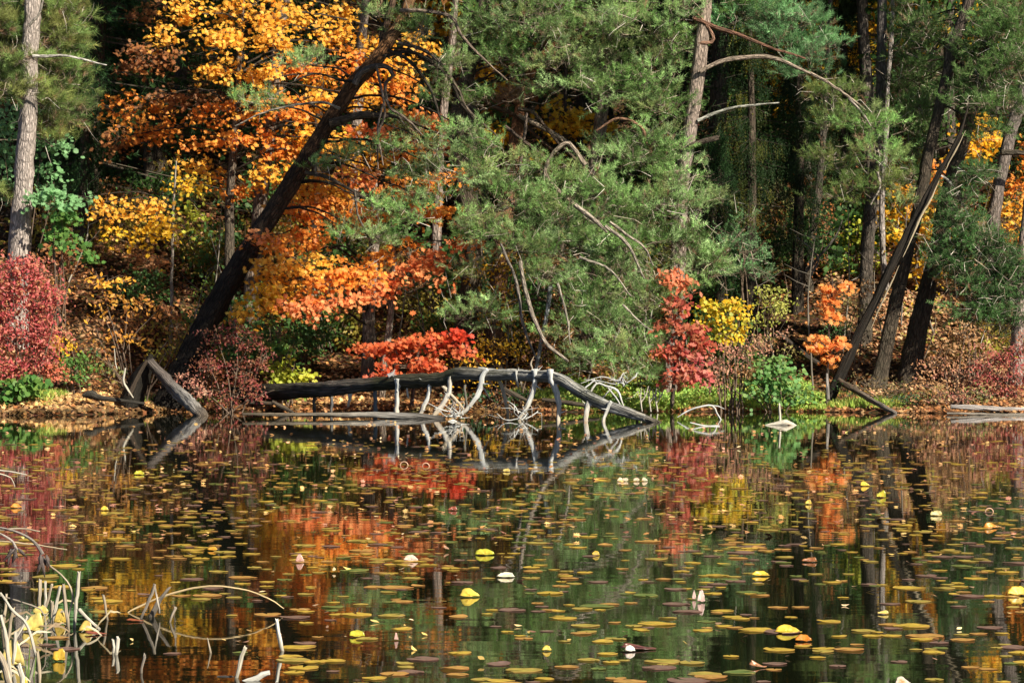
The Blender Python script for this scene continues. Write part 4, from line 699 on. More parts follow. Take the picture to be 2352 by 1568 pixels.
# ------------------------------------------------------------------ the arched fallen log with its branch stubs
WL = (.6, .59, .58); WL2 = (.42, .35, .27)
def log_D(u): return np.interp(u, [490, 600, 900, 1300, 1530], [54.6, 53.2, 50.4, 48.2, 47.2])
path = [(470, 915, 30), (560, 904, 34), (630, 898, 37), (700, 893, 37), (780, 887, 35), (860, 879, 33), (940, 873, 31), (1010, 866, 31), (1050, 856, 31), (1100, 855, 28), (1160, 858, 26), (1225, 860, 27), (1265, 863, 28), (1300, 876, 27), (1345, 905, 27), (1390, 929, 26), (1440, 947, 24), (1480, 959, 17), (1512, 970, 10), (1532, 978, 3)]
pl = [(u, v, w_, log_D(u)) for u, v, w_ in path]; p, r = px(pl, 48); base = np.array([p[0][0], p[0][1], float(ground(p[0][0], p[0][1]))])
root = empty('fallen_log', base, 'long dark fallen trunk arched over the water on pale branch stubs', 'fallen log')
cols = np.array([(.03, .028, .02), (.035, .03, .02), (.05, .04, .03), (.10, .09, .08), (.15, .13, .12), (.16, .14, .12), (.12, .11, .08), (.13, .12, .085), (.28, .26, .23), (.42, .4, .38), (.46, .44, .42), (.46, .44, .42), (.14, .1, .06)])
mb = MB(); lp, lr_ = tube(mb, p, r, cols, 26, .07, .055, 0, .004, True, .12, .07)
mb.build('trunk', M_log, root, base)
# ridges of twisted grain along the right half
for off, w0 in ((-.55, 8), (.15, 9), (.6, 7)):
    q = [(u, v+off*w_*.42, w0, log_D(u)-w_*.30*48/F) for u, v, w_ in path[9:18]]; pp, rr = px(q, 48); mb = MB()
    tube(mb, pp, rr, (.42, .4, .37), 7, .08, .25, 0, .003, True, .05, .2); mb.build('grain_ridge', M_bleach, root, base)
legs = [([(1120, 850, 14), (1108, 868, 12), (1104, 888, 11), (1090, 915, 10), (1070, 940, 9), (1044, 957, 7)], -.1, WL), ([(1144, 868, 9), (1156, 901, 8), (1163, 932, 7), (1166, 964, 7)], 0, WL2), ([(1186, 852, 9), (1188, 866, 8), (1190, 884, 5)], -.12, (.5, .48, .46)),
        ([(1228, 850, 15), (1229, 868, 12), (1224, 893, 12), (1215, 919, 11), (1203, 945, 9), (1192, 966, 8)], -.12, WL), ([(1264, 850, 16), (1266, 872, 12), (1276, 893, 12), (1283, 923, 12), (1283, 968, 11)], -.14, WL), ([(1354, 922, 11), (1347, 945, 11), (1343, 972, 10)], -.08, (.6, .55, .5)), ([(1404, 922, 9), (1391, 952, 8), (1384, 974, 8)], -.12, WL),
        ([(912, 872, 15), (913, 885, 11), (913, 905, 11), (911, 955, 11)], -.12, WL), ([(984, 868, 10), (985, 892, 11), (976, 925, 9), (962, 957, 9)], -.1, WL), ([(1036, 862, 13), (1034, 890, 12), (1024, 915, 11), (992, 958, 9)], -.1, (.65, .6, .55)), ([(1012, 884, 7), (1037, 910, 8), (1063, 938, 7)], .2, (.5, .42, .33)), ([(804, 896, 9), (803, 910, 9), (800, 930, 5)], -.08, WL),
        ([(935, 893, 4), (938, 912, 4)], -.05, WL), ([(861, 896, 9), (862, 925, 8), (863, 952, 8)], .05, (.16, .18, .2)), ([(722, 905, 8), (723, 930, 7), (723, 950, 7)], .05, (.07, .07, .07)), ([(761, 905, 7), (761, 945, 6)], .2, (.12, .12, .13)), ([(1106, 885, 4), (1118, 902, 4), (1123, 912, 2)], 0, (.55, .53, .5)), ([(1069, 885, 6), (1072, 930, 5)], .25, (.1, .11, .12)), ([(1462, 955, 5), (1464, 972, 5)], .05, (.12, .09, .07)), ([(1224, 851, 4), (1220, 836, 4), (1224, 823, 2)], -.05, (.5, .42, .34)), ([(894, 864, 9), (902, 858, 7), (905, 852, 3)], -.1, (.4, .38, .4))]
for l, dd, c in legs:
    dl = log_D(l[0][0])+dd; q, rr = px([(a, b, w_, dl) for a, b, w_ in l], dl); mb = MB(); cc = np.array([c, c, np.array(c)*np.array([.9, .75, .6])]); tube(mb, q, rr, cc, 10, .04, .12, 0, .005, True, .05, .16)
    if len(l) > 2:
        for h_ in range(3):
            i_ = int(rng.integers(1, len(q))); a_ = q[i_]*.6+q[i_-1]*.4; d_ = nrm(rng.normal(0, 1, 3)); tube(mb, [a_, a_+d_*rr[i_]*1.6, a_+d_*rr[i_]*rng.uniform(2, 5)], [rr[i_]*.45, rr[i_]*.3, .002], c, 5, .02, .1, 0, .002, False)
    mb.build('branch_stub', M_bleach, root, base)
# twiggy ends of the stubs
for (pts, d0, nn) in (([(1042, 957), (1030, 945), (1015, 930)], 47.9, 12), ([(1192, 962), (1180, 950), (1160, 935)], 47.9, 9), ([(1420, 890), (1400, 880), (1362, 872)], 47.8, 8)):
    mb = MB(); a = P(pts[0][0], pts[0][1], d0)
    for q in range(nn):
        s = P(pts[0][0]+rng.uniform(-6, 22), pts[0][1]+rng.uniform(-12, 2), d0+rng.normal(0, .1)); e = s+np.array([rng.normal(-.05, .2), rng.normal(0, .12), rng.uniform(-.02, .22)]); m = (s+e)/2+rng.normal(0, .05, 3)
        tube(mb, [s, m, e], [.011, .008, .003], WL, 5, .05, .05, 0, .004, False)
        tube(mb, [m, m+rng.normal(0, .07, 3), m+rng.normal(0, .11, 3)+np.array([0, 0, .04])], [.006, .004, .002], WL, 4, .05, .05, 0, .002, False)
    mb.build('twig', M_bleach, root, base)
mb = MB()
for l in ([(1352, 905, 5), (1370, 880, 5), (1392, 886, 5), (1418, 896, 6), (1426, 915, 4), (1432, 932, 3)], [(1395, 888, 4), (1412, 910, 4), (1424, 928, 3)], [(1370, 880, 3), (1364, 870, 2)], [(1340, 893, 4), (1362, 876, 4), (1378, 874, 2)], [(1405, 892, 3), (1388, 910, 3), (1380, 918, 2)]):
    q, rr = px(l, 48.3); tube(mb, q, rr, WL, 6, .05, .05, 0, .004)
mb.build('dead_branch', M_bleach, root, base)

# ------------------------------------------------------------------ other dead wood
stick('floating_log', 'straight weathered log lying flat in the water in front of the arched log', 'floating log', [[(560, 950, 6), (700, 951, 9), (850, 953, 13), (960, 957, 17), (1015, 962, 14)]], 49, [(.18, .14, .1), (.2, .16, .12), (.3, .26, .22), (.35, .32, .3), (.06, .05, .045)], M_grey, sides=14, jag=.1)
stick('driftwood_chip', 'tiny bleached chip floating beside the end of the flat log', 'driftwood', [[(1030, 968, 3), (1040, 966, 8), (1048, 968, 2)]], 47.7, WL, M_bleach)
bx = P(345, 826, 52.2); gb = np.array([P(310, 900, 52.2)[0], 52.2, float(ground(P(310, 900, 52.2)[0], 52.2))])
root = empty('broken_stump', gb, 'broken tree stump whose grey trunk has folded over into the water at left', 'stump')
mb = MB(); q, rr = px([(346, 818, 10), (338, 840, 26), (325, 866, 34), (310, 895, 42), (300, 925, 52)], 52.3); tube(mb, q, rr, (.025, .02, .015), 14, .08, .14, 0, .006, True, .12, .1); mb.build('stump', M_grey, root, gb)
mb = MB(); q, rr = px([(344, 832, 20), (372, 862, 26, 52), (408, 900, 28, 51.6), (442, 934, 27, 51), (468, 958, 22, 50.6)], 52.1); tube(mb, q, rr, [(.1, .08, .07), (.16, .13, .12), (.3, .27, .25), (.36, .33, .31), (.16, .12, .09)], 16, .08, .13, 0, .008, True, .12, .1); mb.build('fallen_trunk', M_grey, root, gb)
mb = MB(); q, rr = px([(336, 830, 8), (318, 862, 10), (300, 900, 12)], 51.9); tube(mb, q, rr, (.1, .07, .05), 8, .08, .14, 0, .006, True, .1); mb.build('splinter', M_grey, root, gb)
stick('dead_branch', 'bent pale stick leaning on the beach left of the broken stump', 'stick', [[(287, 845, 4), (283, 872, 6), (290, 890, 6), (305, 912, 3)], [(262, 800, 2), (265, 835, 3), (268, 845, 2)]], 51.6, (.5, .45, .38), M_bleach)
stick('floating_log', 'pale knobbly log floating near the right bank with its end at the right edge', 'floating log', [[(2185, 934, 10), (2240, 936, 12), (2300, 940, 13), (2360, 943, 14), (2420, 944, 13)]], 51.6, (.48, .42, .4), M_grey, sides=12, jag=.05)
stick('floating_log', 'low pale log just in front of the knobbly one at the right edge', 'floating log', [[(2175, 949, 5), (2260, 951, 6), (2360, 953, 8), (2420, 953, 7)]], 50.8, (.36, .3, .25), M_grey, sides=10)
stick('leaning_log', 'thin dark log sliding down the right bank into the water', 'log', [[(1895, 842, 10, 53.8), (1940, 882, 13, 53.2), (1990, 912, 13, 52.6), (2030, 934, 12, 52.1), (2056, 948, 9, 51.7)]], 52.5, [(.1, .07, .05), (.16, .12, .09), (.3, .25, .22)], M_grey, sides=12)
stick('dead_branch', 'dark log slanting down the bank above the round green bush', 'log', [[(1790, 766, 10), (1830, 800, 13), (1880, 835, 12)]], 55, (.06, .045, .035), M_grey)
stick('grey_pole', 'short grey upright post under the thin orange sapling', 'snag', [[(1899, 858, 6), (1900, 890, 8), (1901, 915, 9)]], 53, (.34, .3, .28), M_grey)
stick('dead_branch', 'bleached bent branch rising from the water right of the end of the arched log', 'branch', [[(1556, 958, 2), (1575, 946, 4), (1600, 936, 4), (1636, 931, 5), (1646, 948, 4), (1662, 974, 4)], [(1634, 931, 3), (1650, 932, 3), (1662, 938, 1.5)]], 48.6, WL, M_bleach)
stick('driftwood', 'flat bleached driftwood with an upright stick floating on the right side', 'driftwood', [[(1758, 976, 4), (1785, 973, 12), (1805, 971, 18), (1822, 976, 10), (1830, 978, 3)], [(1791, 972, 5), (1791, 950, 6), (1790, 928, 4)]], 46.0, (.6, .53, .44), M_bleach)
stick('driftwood', 'slim bleached branch floating right of the end of the arched log', 'driftwood', [[(1585, 970, 2), (1620, 978, 5), (1652, 980, 7)]], 45.6, WL, M_bleach)
for k, (u, s) in enumerate([(1475, 1.0), (1495, .8), (1510, .9)]):
    stick('dead_shrub', 'small bleached leafless shrub on the right bank behind the log end', 'shrub', [[(u, 945, 3), (u-4, 915, 4), (u-2, 890, 2)], [(u-3, 925, 3), (u+10, 905, 3), (u+14, 888, 2)], [(u-4, 915, 2), (u-10, 900, 2)], [(u+6, 911, 2), (u+4, 895, 2)]], 52+k*.1, (.5, .44, .38), M_bleach, 'bleached leafless shrubs behind the log end')
for k, (u, v, l, a, lab) in enumerate([(600, 925, 60, .05, 'short dark limb on the leafy shore under the left part of the arched log'), (1310, 925, 130, .12, 'long dark limb lying on the shore behind the right part of the arched log'), (1180, 905, 60, .5, 'stubby dark limb propped on the shore behind the middle of the arched log'), (650, 935, 50, .5, 'grooved grey wood slab under the left part of the arched log')]):
    stick('fallen_branch', lab, 'branch', [[(u-l/2, v-l/2*a, 8), (u, v, 12), (u+l/2, v+l/2*a, 7)]], 52.2, (.1, .075, .055), M_grey)
stick('rotten_log', 'low dark rotten lump on the leafy beach at left', 'log', [[(190, 908, 8), (210, 905, 22), (235, 914, 12), (330, 926, 6)]], 51.8, (.07, .06, .05), M_grey)

# bare twigs of the understorey
for k in range(26):
    u = rng.uniform(150, 2300); D = rng.uniform(54.5, 60); x = (u-CU)/F*D; g = float(ground(x, D)); b = np.array([x, D, g-.05]); mb = MB()
    c = np.array([.34, .29, .24])*rng.uniform(.4, 1.2); e = b+np.array([rng.normal(0, .35), rng.normal(0, .2), rng.uniform(1.5, 3.2)]); m = (b+e)/2+np.array([rng.normal(0, .15), 0, 0])
    q, rr = tube(mb, [b, m, e], [.018, .013, .004], c, 6, .2, .05, 0, .006)
    for j_ in range(6):
        i_ = rng.integers(len(q)//3, len(q)); d = nrm(np.array([rng.normal(0, 1), rng.normal(0, .6), .5])); tube(mb, [q[i_], q[i_]+d*.25, q[i_]+d*.5+np.array([0, 0, .05])], [.007, .005, .002], c, 4, .2, 0, 0, .004, False)
    place_label(thing_mesh('bare_sapling', 'x', 'sapling', mb, M_twig, b, 'x'), 'thin leafless sapling', x, D, 57)

# ------------------------------------------------------------------ lily pads
def pad_mesh(seed, colr, edge, curl=0.0, notch=True):
    g = np.random.default_rng(seed); n = 22; mb = MB(); gap = .16 if notch else 0
    th = np.linspace(gap, 2*np.pi-gap, n); w_ = 1+.04*np.sin(3*th+g.random()*6)+.03*np.sin(7*th+g.random()*6)
    V = [(0, 0, .0)]; C = [np.array(colr)*.95]
    for f_, zz in ((.55, .0), (1.0, 1.0)):
        lift = zz*(.006+.009*np.sin(2*th+g.random()*6)+.006*np.sin(5*th+g.random()*6)+curl*np.clip(np.cos(th-g.random()*6), 0, 1)**2)
        V += list(np.stack([np.cos(th)*w_*f_*.5, np.sin(th)*w_*f_*.5*.92, lift*8*.12], -1))
        m = (g.random(n)*.5+.25)*(zz) ; C += list(np.array(colr)*(1-m[:, None])+np.array(edge)*m[:, None])
    V = np.array(V); V[:, 2] += .012
    f = []
    for i_ in range(n-1): f.append((0, 1+i_, 2+i_))
    mb.add(V, f, np.array(C)); mb.f.append((np.array([(1+i_, 1+n+i_, 2+n+i_, 2+i_) for i_ in range(n-1)]), 0, True))
    # rim with a little thickness
    rim = V[1+n:1+2*n]; lo = rim-np.array([0, 0, .014]); vv = np.vstack([rim, lo]); mb.add(vv, [(i_, i_+n, i_+n+1, i_+1) for i_ in range(n-1)], np.tile(np.array(edge)*.7, (2*n, 1)))
    return mb
KINDS = [('yellow', (.68, .46, .06), (.5, .26, .06), .30), ('olive', (.5, .38, .07), (.48, .28, .08), .22), ('orange', (.6, .33, .08), (.45, .18, .06), .22), ('purple brown', (.27, .16, .12), (.2, .09, .07), .17), ('green', (.16, .22, .05), (.3, .26, .07), .09)]
pads = []
for k, (nm, c, e, pr) in enumerate(KINDS):
    for j_ in range(5): pads.append((k, pad_mesh(100+k*10+j_, c, e, 0 if j_ < 4 else .05, j_ != 4)))
bykind = {k: [m for kk, m in pads if kk == k] for k in range(5)}
padmeshes = {}
def padme(k, j_):
    if (k, j_) not in padmeshes:
        o = bykind[k][j_].build('lily_pad', M_pad); padmeshes[(k, j_)] = o.data; bpy.data.objects.remove(o)
    return padmeshes[(k, j_)]
pts = []; grid = {}
def try_pad(x, y, d):
    key = (int(x/.3), int(y/.3))
    for a in (-1, 0, 1):
        for b in (-1, 0, 1):
            for (xx, yy, dd) in grid.get((key[0]+a, key[1]+b), ()):
                if (xx-x)**2+(yy-y)**2 < ((dd+d)*.36)**2: return False
    grid.setdefault(key, []).append((x, y, d)); pts.append((x, y, d)); return True
t = 0
while len(pts) < 2500 and t < 140000:
    t += 1
    v = 1005+563*rng.random()**.72 if rng.random() < .45 else None
    if v is None:
        y = rng.uniform(13.2, 41)
    else: y = Dw(v)
    x = rng.uniform(-1, 1)*y*.174; u = CU+x/y*F; vv = HV+H*F/y
    if vv < 1010: continue
    if u < 640 and vv > 1380 and rng.random() < .86: continue
    if u < 420 and vv > 1230 and rng.random() < .4: continue
    dn = .5+.5*np.sin(x*2.1+y*.8)*np.sin(y*1.3-x*.7)+.15*np.sin(x*5)
    if vv < 1060: dn -= .3
    if rng.random() > (.12+.95*dn)*np.interp(y, [13, 17, 21, 30], [.15, .2, .6, 1.0]): continue
    try_pad(x, y, min(.2, .055+rng.gamma(1.6, .034))*(1 if y < 22 else .8))
pts.sort(key=lambda a: a[1])
names3 = ['at the left', 'in the middle', 'at the right']
far = MB(); nind = 0
for i, (x, y, d) in enumerate(pts):
    k = int(rng.choice(5, p=[a[3] for a in KINDS])); j_ = int(rng.choice(5, p=[.3, .26, .2, .18, .06])); u = CU+x/y*F; vv = HV+H*F/y
    rz = rng.random()*6.28; tx, ty = rng.normal(0, .008, 2)
    if nind < 292 :
        nind += 1; o = bpy.data.objects.new('lily_pad', padme(k, j_)); COL.objects.link(o); o.location = (x, y, .0015+.0025*rng.random()); o.rotation_euler = (tx, ty, rz); o.scale = (d, d, d)
        zone = names3[min(2, int(max(u, 0)/784))]; near_ = 'in the nearest water' if vv > 1430 else 'a little farther out'
        tag(o, f'{KINDS[k][0]} lily pad floating flat {near_}, {zone} of the pond', 'lily pad', f'{KINDS[k][0]} lily pads {near_} {zone}')
    else:
        m = bykind[k][j_]; off = 0; c, s_ = math.cos(rz), math.sin(rz); Rm = np.array([[c, -s_, 0], [s_, c, 0], [0, 0, 1]])
        V = np.concatenate(m.v)*d; V = V@Rm.T; V[:, 2] += tx*V[:, 1]+ty*V[:, 0]; V += np.array([x, y, .003]); st = far.n
        far.v.append(V.astype(np.float32)); far.t.append(V.astype(np.float32)); far.c.append(np.concatenate(m.c)*np.float32(rng.uniform(.8, 1.1))); far.n += len(V)
        for (f_, mm, sm_) in m.f: far.f.append((f_+st, mm, sm_))
tag(far.build('lily_pads', M_pad), 'hundreds of small yellow and brown lily pads covering the farther water', 'lily pads', kind='stuff')

# fallen leaves afloat
def float_leaves(n, y0, y1, size, palette):
    y = 1/rng.uniform(1/y1, 1/y0, n)*1.0; y = rng.uniform(y0, y1, n); x = rng.uniform(-1, 1, n)*y*.175
    keep = rng.random(n) < np.clip(.55+.5*np.sin(x*1.7+y)*np.sin(y*.9-x), .1, 1); x, y = x[keep], y[keep]; n = len(x)
    nor = rng.normal(0, .2, (n, 3))+np.array([0, 0, 1]); cu = rng.random(n) < .13; nor[cu] += np.array([0, -1.0, 0])*rng.uniform(.1, .6, (cu.sum(), 1))
    z = .012+.02*cu*rng.random(n)
    return np.stack([x, y, z], -1), nor, size*rng.uniform(.5, 1.2, n), pal(palette, n, .3)
mb = MB(); a = float_leaves(2600, 22, 48, .06, [(.55, .28, .1), (.4, .18, .06), (.6, .38, .14), (.2, .08, .05), (.1, .05, .03), (.5, .22, .15)]); leaves(mb, *a[:3], 'maple', a[3], 0, fold=.5)
a = float_leaves(700, 14, 46, .05, [(.6, .4, .12), (.3, .15, .1), (.7, .5, .3)]); leaves(mb, *a[:3], 'oval', a[3], 0, fold=.8)
tag(mb.build('floating_leaves', M_litter), 'scattered small fallen leaves floating between the lily pads', 'fallen leaves', kind='stuff')

# curled leaves and pads that stand up out of the water
def curl(label, u, v, wpx, hpx, c, c2=None, kind='cup', name='curled_lily_pad', cat='lily pad', group=None, tilt=60):
    """v is the row of the waterline under the leaf"""
    D = Dw(v); k = D/F; W_ = wpx*k; Hh = hpx*k*(.9 if kind in ('petal', 'flip') else .62); n, m = 25, 6; c2 = c2 or c; Rr = W_/2
    th, tt = np.meshgrid(np.linspace(0, 2*np.pi, n), np.linspace(0.02, 1, m), indexing='ij'); p1, p2, p3 = rng.random(3)*6; rz = rng.uniform(-.35, .35)
    ed = 1+.09*np.sin(3*th+p1)+.05*np.sin(7*th+p2)+.04*np.sin(12*th+p3)
    if kind == 'petal': ed = ed*(1-.25*np.abs(np.cos(th)))
    rx = tt*ed*np.cos(th); ry = tt*ed*np.sin(th)
    a_ = np.clip(ry+.12*np.sin(rx*3+p1), 0, 2); top_ = 1-np.exp(-3.2*a_)
    X_ = Rr*rx*(1-.12*a_)*(1-.3*(kind == 'petal')*a_); Z_ = Hh*1.05*np.clip(a_, 0, 1.1)**.85*(1+.25*rx*math.sin(p2))+.004
    Y_ = Rr*np.where(ry > 0, .25*ry-.2*rx**2*a_, ry*(.25 if kind in ('petal', 'flip') else .8)); Z_ = Z_+np.where(ry < 0, .10*Hh*np.abs(np.sin(th*2+p3))*tt, 0)
    if kind == 'flop': X_ = Rr*rx; Z_ = Hh*np.clip(.5-.5*rx*1.2, 0, 1)**1.6*np.clip(a_+.25, 0, 1)+.004
    X_, Z_ = X_+.18*rz*Z_, Z_
    V = np.stack([X_, Y_, Z_], -1)+rng.normal(0, .008*W_, X_.shape+(3,)); V[-1] = V[0]
    C_ = np.array(c)[None, None]*(1-tt[..., None])+np.array(c2)[None, None]*tt[..., None]; C_ = C_*rng.uniform(.8, 1.1, C_.shape[:2]+(1,)); C_[:, -1] *= .75
    i_, j2 = np.meshgrid(np.arange(n-1), np.arange(m-1), indexing='ij'); q = np.stack([i_*m+j2, (i_+1)*m+j2, (i_+1)*m+j2+1, i_*m+j2+1], -1).reshape(-1, 4)
    mb = MB(); x = (u-CU)*k; mb.add(V.reshape(-1, 3)+np.array([x, D, 0]), q, C_.reshape(-1, 3), None, 0, True)
    o = mb.build(name, M_pad, None, (x, D, 0)); so_ = o.modifiers.new('thick', 'SOLIDIFY'); so_.thickness = .003
    return tag(o, label, cat, group)
Yl = (.75, .5, .06); Yw = (.66, .52, .2); Pk = (.7, .42, .36); Or = (.68, .25, .03); Br = (.25, .09, .05); Gy = (.5, .5, .05)
for a in [('big bright yellow cupped leaf on the water below the centre', 1077, 1370, 46, 25, Yl, (.8, .6, .1)), ('pale cream upturned leaf right of the centre of the near water', 1163, 1325, 40, 16, Yw, (.9, .8, .65)), ('yellow leaf pair tilted up in the water near the centre', 1113, 1274, 44, 20, Yl, Gy), ('pinkish cream cupped leaf near the centre of the pond', 943, 1288, 32, 20, Pk, (.8, .6, .5)),
          ('yellow cupped leaf left of the centre near the bottom', 820, 1462, 36, 22, Yl, Gy), ('orange-yellow leaf folded up on the right of the near water', 1748, 1322, 40, 16, (.75, .42, .04), Yl), ('wide green-yellow humped pad at the lower right', 1808, 1452, 62, 22, Gy, Yl), ('deep orange cupped leaf at the lower right beside the humped pad', 1846, 1472, 38, 22, Or, (.6, .2, .02)),
          ('small yellow bud-like leaf on a pad at the bottom centre', 1256, 1494, 22, 16, Yw, Yl), ('brightest white-yellow leaf far out on the right', 2150, 1184, 28, 18, (.9, .8, .5), Yw), ('yellow leaf sticking up far out on the right', 2024, 1142, 22, 22, Yl, Gy), ('orange-yellow round leaf far out left of the upright yellow one', 1986, 1116, 22, 14, (.75, .42, .04), Yl),
          ('large pale yellow leaf cut by the right edge', 2340, 1366, 50, 30, Yw, Yl), ('orange curled leaf near the right edge', 2275, 1212, 34, 16, (.6, .33, .05), Or), ('yellow heart-like pad standing up far out at the left', 320, 1090, 24, 14, Yl, Gy), ('orange round leaf at the left of the pond', 488, 1264, 22, 12, Or, (.75, .4, .05)), ('orange oval leaf near the left edge', 36, 1166, 28, 14, (.75, .4, .12), Or), ('dark red oval leaf near the centre of the pond', 1040, 1172, 22, 13, Br, (.4, .1, .06)),
          ('gold curled pad at the middle left of the pond', 240, 1172, 20, 14, Yl, Yl), ('brown leaf standing far out among the right pads', 1860, 1290, 36, 14, Br, (.35, .14, .05)), ('pale yellow cupped leaf among the right pads', 1857, 1158, 14, 16, Yw, Yl), ('orange and white leaf at the bottom edge, right', 2072, 1570, 34, 20, Or, (.8, .7, .6)), ('pink leaf standing up in the left reflections', 688, 1290, 20, 24, (.5, .24, .2), Pk), ('small pink leaf upright at the lower left of the centre', 910, 1470, 10, 22, Pk, Pk),
          ('round yellow leaf far out in front of the arched log', 1164, 1083, 17, 11, Yl, Yw), ('yellow leaf at the middle of the near water with a bent rim', 2028, 1410, 26, 10, Yl, Yw), ('small cream leaf among the pads right of the centre', 1368, 1275, 18, 14, Yw, Yl)]:
    curl(*a)
for u in (1424, 1436, 1462, 1480): curl('pale rounded leaf, one of four in a row far out right of the centre', u, 1105, 14, 12, (.7, .5, .35), (.8, .62, .45), name='curled_lily_pad', group='row of four pale rounded leaves')
root_ = curl('broad pink petal-shaped leaf standing on the water, lower right of the centre', 1611, 1383, 24, 34, Pk, (.85, .6, .55), 'petal')
curl('slim pink petal-shaped leaf beside the broad pink one', 1594, 1377, 12, 22, Pk, (.85, .6, .55), 'petal')
curl('brown curled leaf peak on a cream pad at the bottom right', 1740, 1532, 40, 28, (.3, .14, .06), (.45, .2, .1), 'flop'); curl('long dark brown rolled leaf beside a white lump at the bottom centre', 1465, 1490, 80, 24, (.12, .04, .04), (.2, .08, .06), 'flop'); curl('small white rounded lump under the rolled brown leaf', 1447, 1496, 24, 20, (.8, .62, .5), (.9, .8, .75))
def ring(label, u, v, rpx, group=None):
    D = Dw(v); k = D/F; mb = MB(); x = (u-CU)*k; th = np.linspace(-.3, 3.5, 9); p = [np.array([x+math.cos(a)*rpx*k, D, math.sin(a)*rpx*k*.9]) for a in th]; tube(mb, p, [.006]*9, (.6, .36, .25), 6, .02, 0)
    thing_mesh('looped_reed', label, 'stem', mb, M_twig, (x, D, 0), group)
ring('pink bent stem looping out of the water in front of the scarlet reflection', 928, 1068, 9); ring('round looped pink stem just right of the first loop', 978, 1070, 8); ring('looped tan stem far out at the right', 2272, 1175, 9)

# ------------------------------------------------------------------ the near left corner: cut stalks, bent stems, withered pads
def stalk(label, pts, c, v=None, mat=None, group=None, jag=.012, name='broken_stalk', cat='stalk', sides=9):
    """pts from the top down to the waterline; continues a little under water"""
    vb = v or pts[-1][1]; D = Dw(vb); k = D/F; a, b = pts[-2], pts[-1]; e = (b[0]+(b[0]-a[0])*.1, b[1]+(b[1]-a[1])*.1+6, b[2]); q, rr = px(list(pts)+[e], D)
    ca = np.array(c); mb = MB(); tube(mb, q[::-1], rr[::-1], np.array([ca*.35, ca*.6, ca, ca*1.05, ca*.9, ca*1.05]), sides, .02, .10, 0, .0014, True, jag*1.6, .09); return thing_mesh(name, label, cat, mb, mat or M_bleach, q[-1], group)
ST = (.54, .48, .4); ST2 = (.4, .32, .24); STD = (.3, .25, .21)
G = 'cut pale stalks in the near left corner'
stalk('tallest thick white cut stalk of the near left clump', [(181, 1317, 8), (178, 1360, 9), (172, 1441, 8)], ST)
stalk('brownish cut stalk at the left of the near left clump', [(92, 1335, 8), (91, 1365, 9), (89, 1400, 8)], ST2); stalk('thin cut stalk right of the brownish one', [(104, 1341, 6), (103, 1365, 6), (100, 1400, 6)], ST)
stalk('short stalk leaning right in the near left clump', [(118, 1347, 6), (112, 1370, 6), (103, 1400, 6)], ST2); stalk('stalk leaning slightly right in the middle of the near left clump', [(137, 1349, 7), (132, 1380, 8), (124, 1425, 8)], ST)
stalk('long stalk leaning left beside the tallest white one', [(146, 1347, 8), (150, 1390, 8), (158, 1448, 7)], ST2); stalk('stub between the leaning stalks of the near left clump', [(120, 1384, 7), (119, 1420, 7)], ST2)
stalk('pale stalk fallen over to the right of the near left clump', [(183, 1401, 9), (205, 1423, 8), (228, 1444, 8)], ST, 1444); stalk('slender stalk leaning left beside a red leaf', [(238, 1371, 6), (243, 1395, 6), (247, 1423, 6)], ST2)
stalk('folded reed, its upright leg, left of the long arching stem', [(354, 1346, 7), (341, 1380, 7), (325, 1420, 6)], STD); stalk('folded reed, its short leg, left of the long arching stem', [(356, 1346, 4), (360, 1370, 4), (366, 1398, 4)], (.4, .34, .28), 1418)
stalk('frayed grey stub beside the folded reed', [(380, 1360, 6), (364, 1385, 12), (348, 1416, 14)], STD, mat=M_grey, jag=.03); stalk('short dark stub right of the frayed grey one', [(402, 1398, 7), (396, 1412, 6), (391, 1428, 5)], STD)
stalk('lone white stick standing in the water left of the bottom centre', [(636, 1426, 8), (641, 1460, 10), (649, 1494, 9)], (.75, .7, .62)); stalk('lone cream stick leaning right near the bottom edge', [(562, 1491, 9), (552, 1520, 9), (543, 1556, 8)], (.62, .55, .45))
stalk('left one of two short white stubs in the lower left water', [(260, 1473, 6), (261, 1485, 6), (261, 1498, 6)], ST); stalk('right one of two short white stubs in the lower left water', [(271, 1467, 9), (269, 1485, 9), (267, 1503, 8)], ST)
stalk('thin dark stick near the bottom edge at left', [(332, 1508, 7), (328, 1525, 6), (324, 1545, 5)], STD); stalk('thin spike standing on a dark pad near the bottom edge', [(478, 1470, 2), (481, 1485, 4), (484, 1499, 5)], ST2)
for n_, pts_ in enumerate([[(4, 1420, 8), (12, 1460, 10), (20, 1520, 10), (24, 1580, 10)], [(30, 1400, 7), (22, 1440, 8), (14, 1490, 8)], [(44, 1530, 10), (50, 1555, 12), (54, 1600, 12)], [(-4, 1500, 14), (10, 1530, 15), (26, 1590, 15)], [(36, 1455, 8), (34, 1490, 9), (30, 1530, 8)], [(14, 1370, 6), (10, 1410, 7), (4, 1450, 7)], [(60, 1420, 6), (48, 1445, 7), (30, 1475, 7)], [(86, 1500, 7), (88, 1540, 8), (92, 1590, 8)]]):
    stalk(['white stalk leaning left, uppermost in the left corner', 'pale stalk crossing the white one in the left corner', 'thick white stub at the bottom edge in the left corner', 'thickest pale stalk slanting in at the lower left corner', 'upright grey stalk behind the withered yellow pad', 'thin stalk cut by the left edge above the corner', 'tilted tan stalk over the mud at the left', 'upright stub at the bottom right of the corner clump'][n_], pts_, [ST, ST2][n_ % 2])
def stem(label, pts, D, c, w=None, extra=None, name='bent_stem'):
    mb = MB(); q, rr = px(pts, D); tube(mb, q, rr, c, 7, .02, .04, 0, .0008)
    if extra: extra(mb)
    return thing_mesh(name, label, 'stem', mb, M_bleach, q[-1])
D0 = Dw(1406)
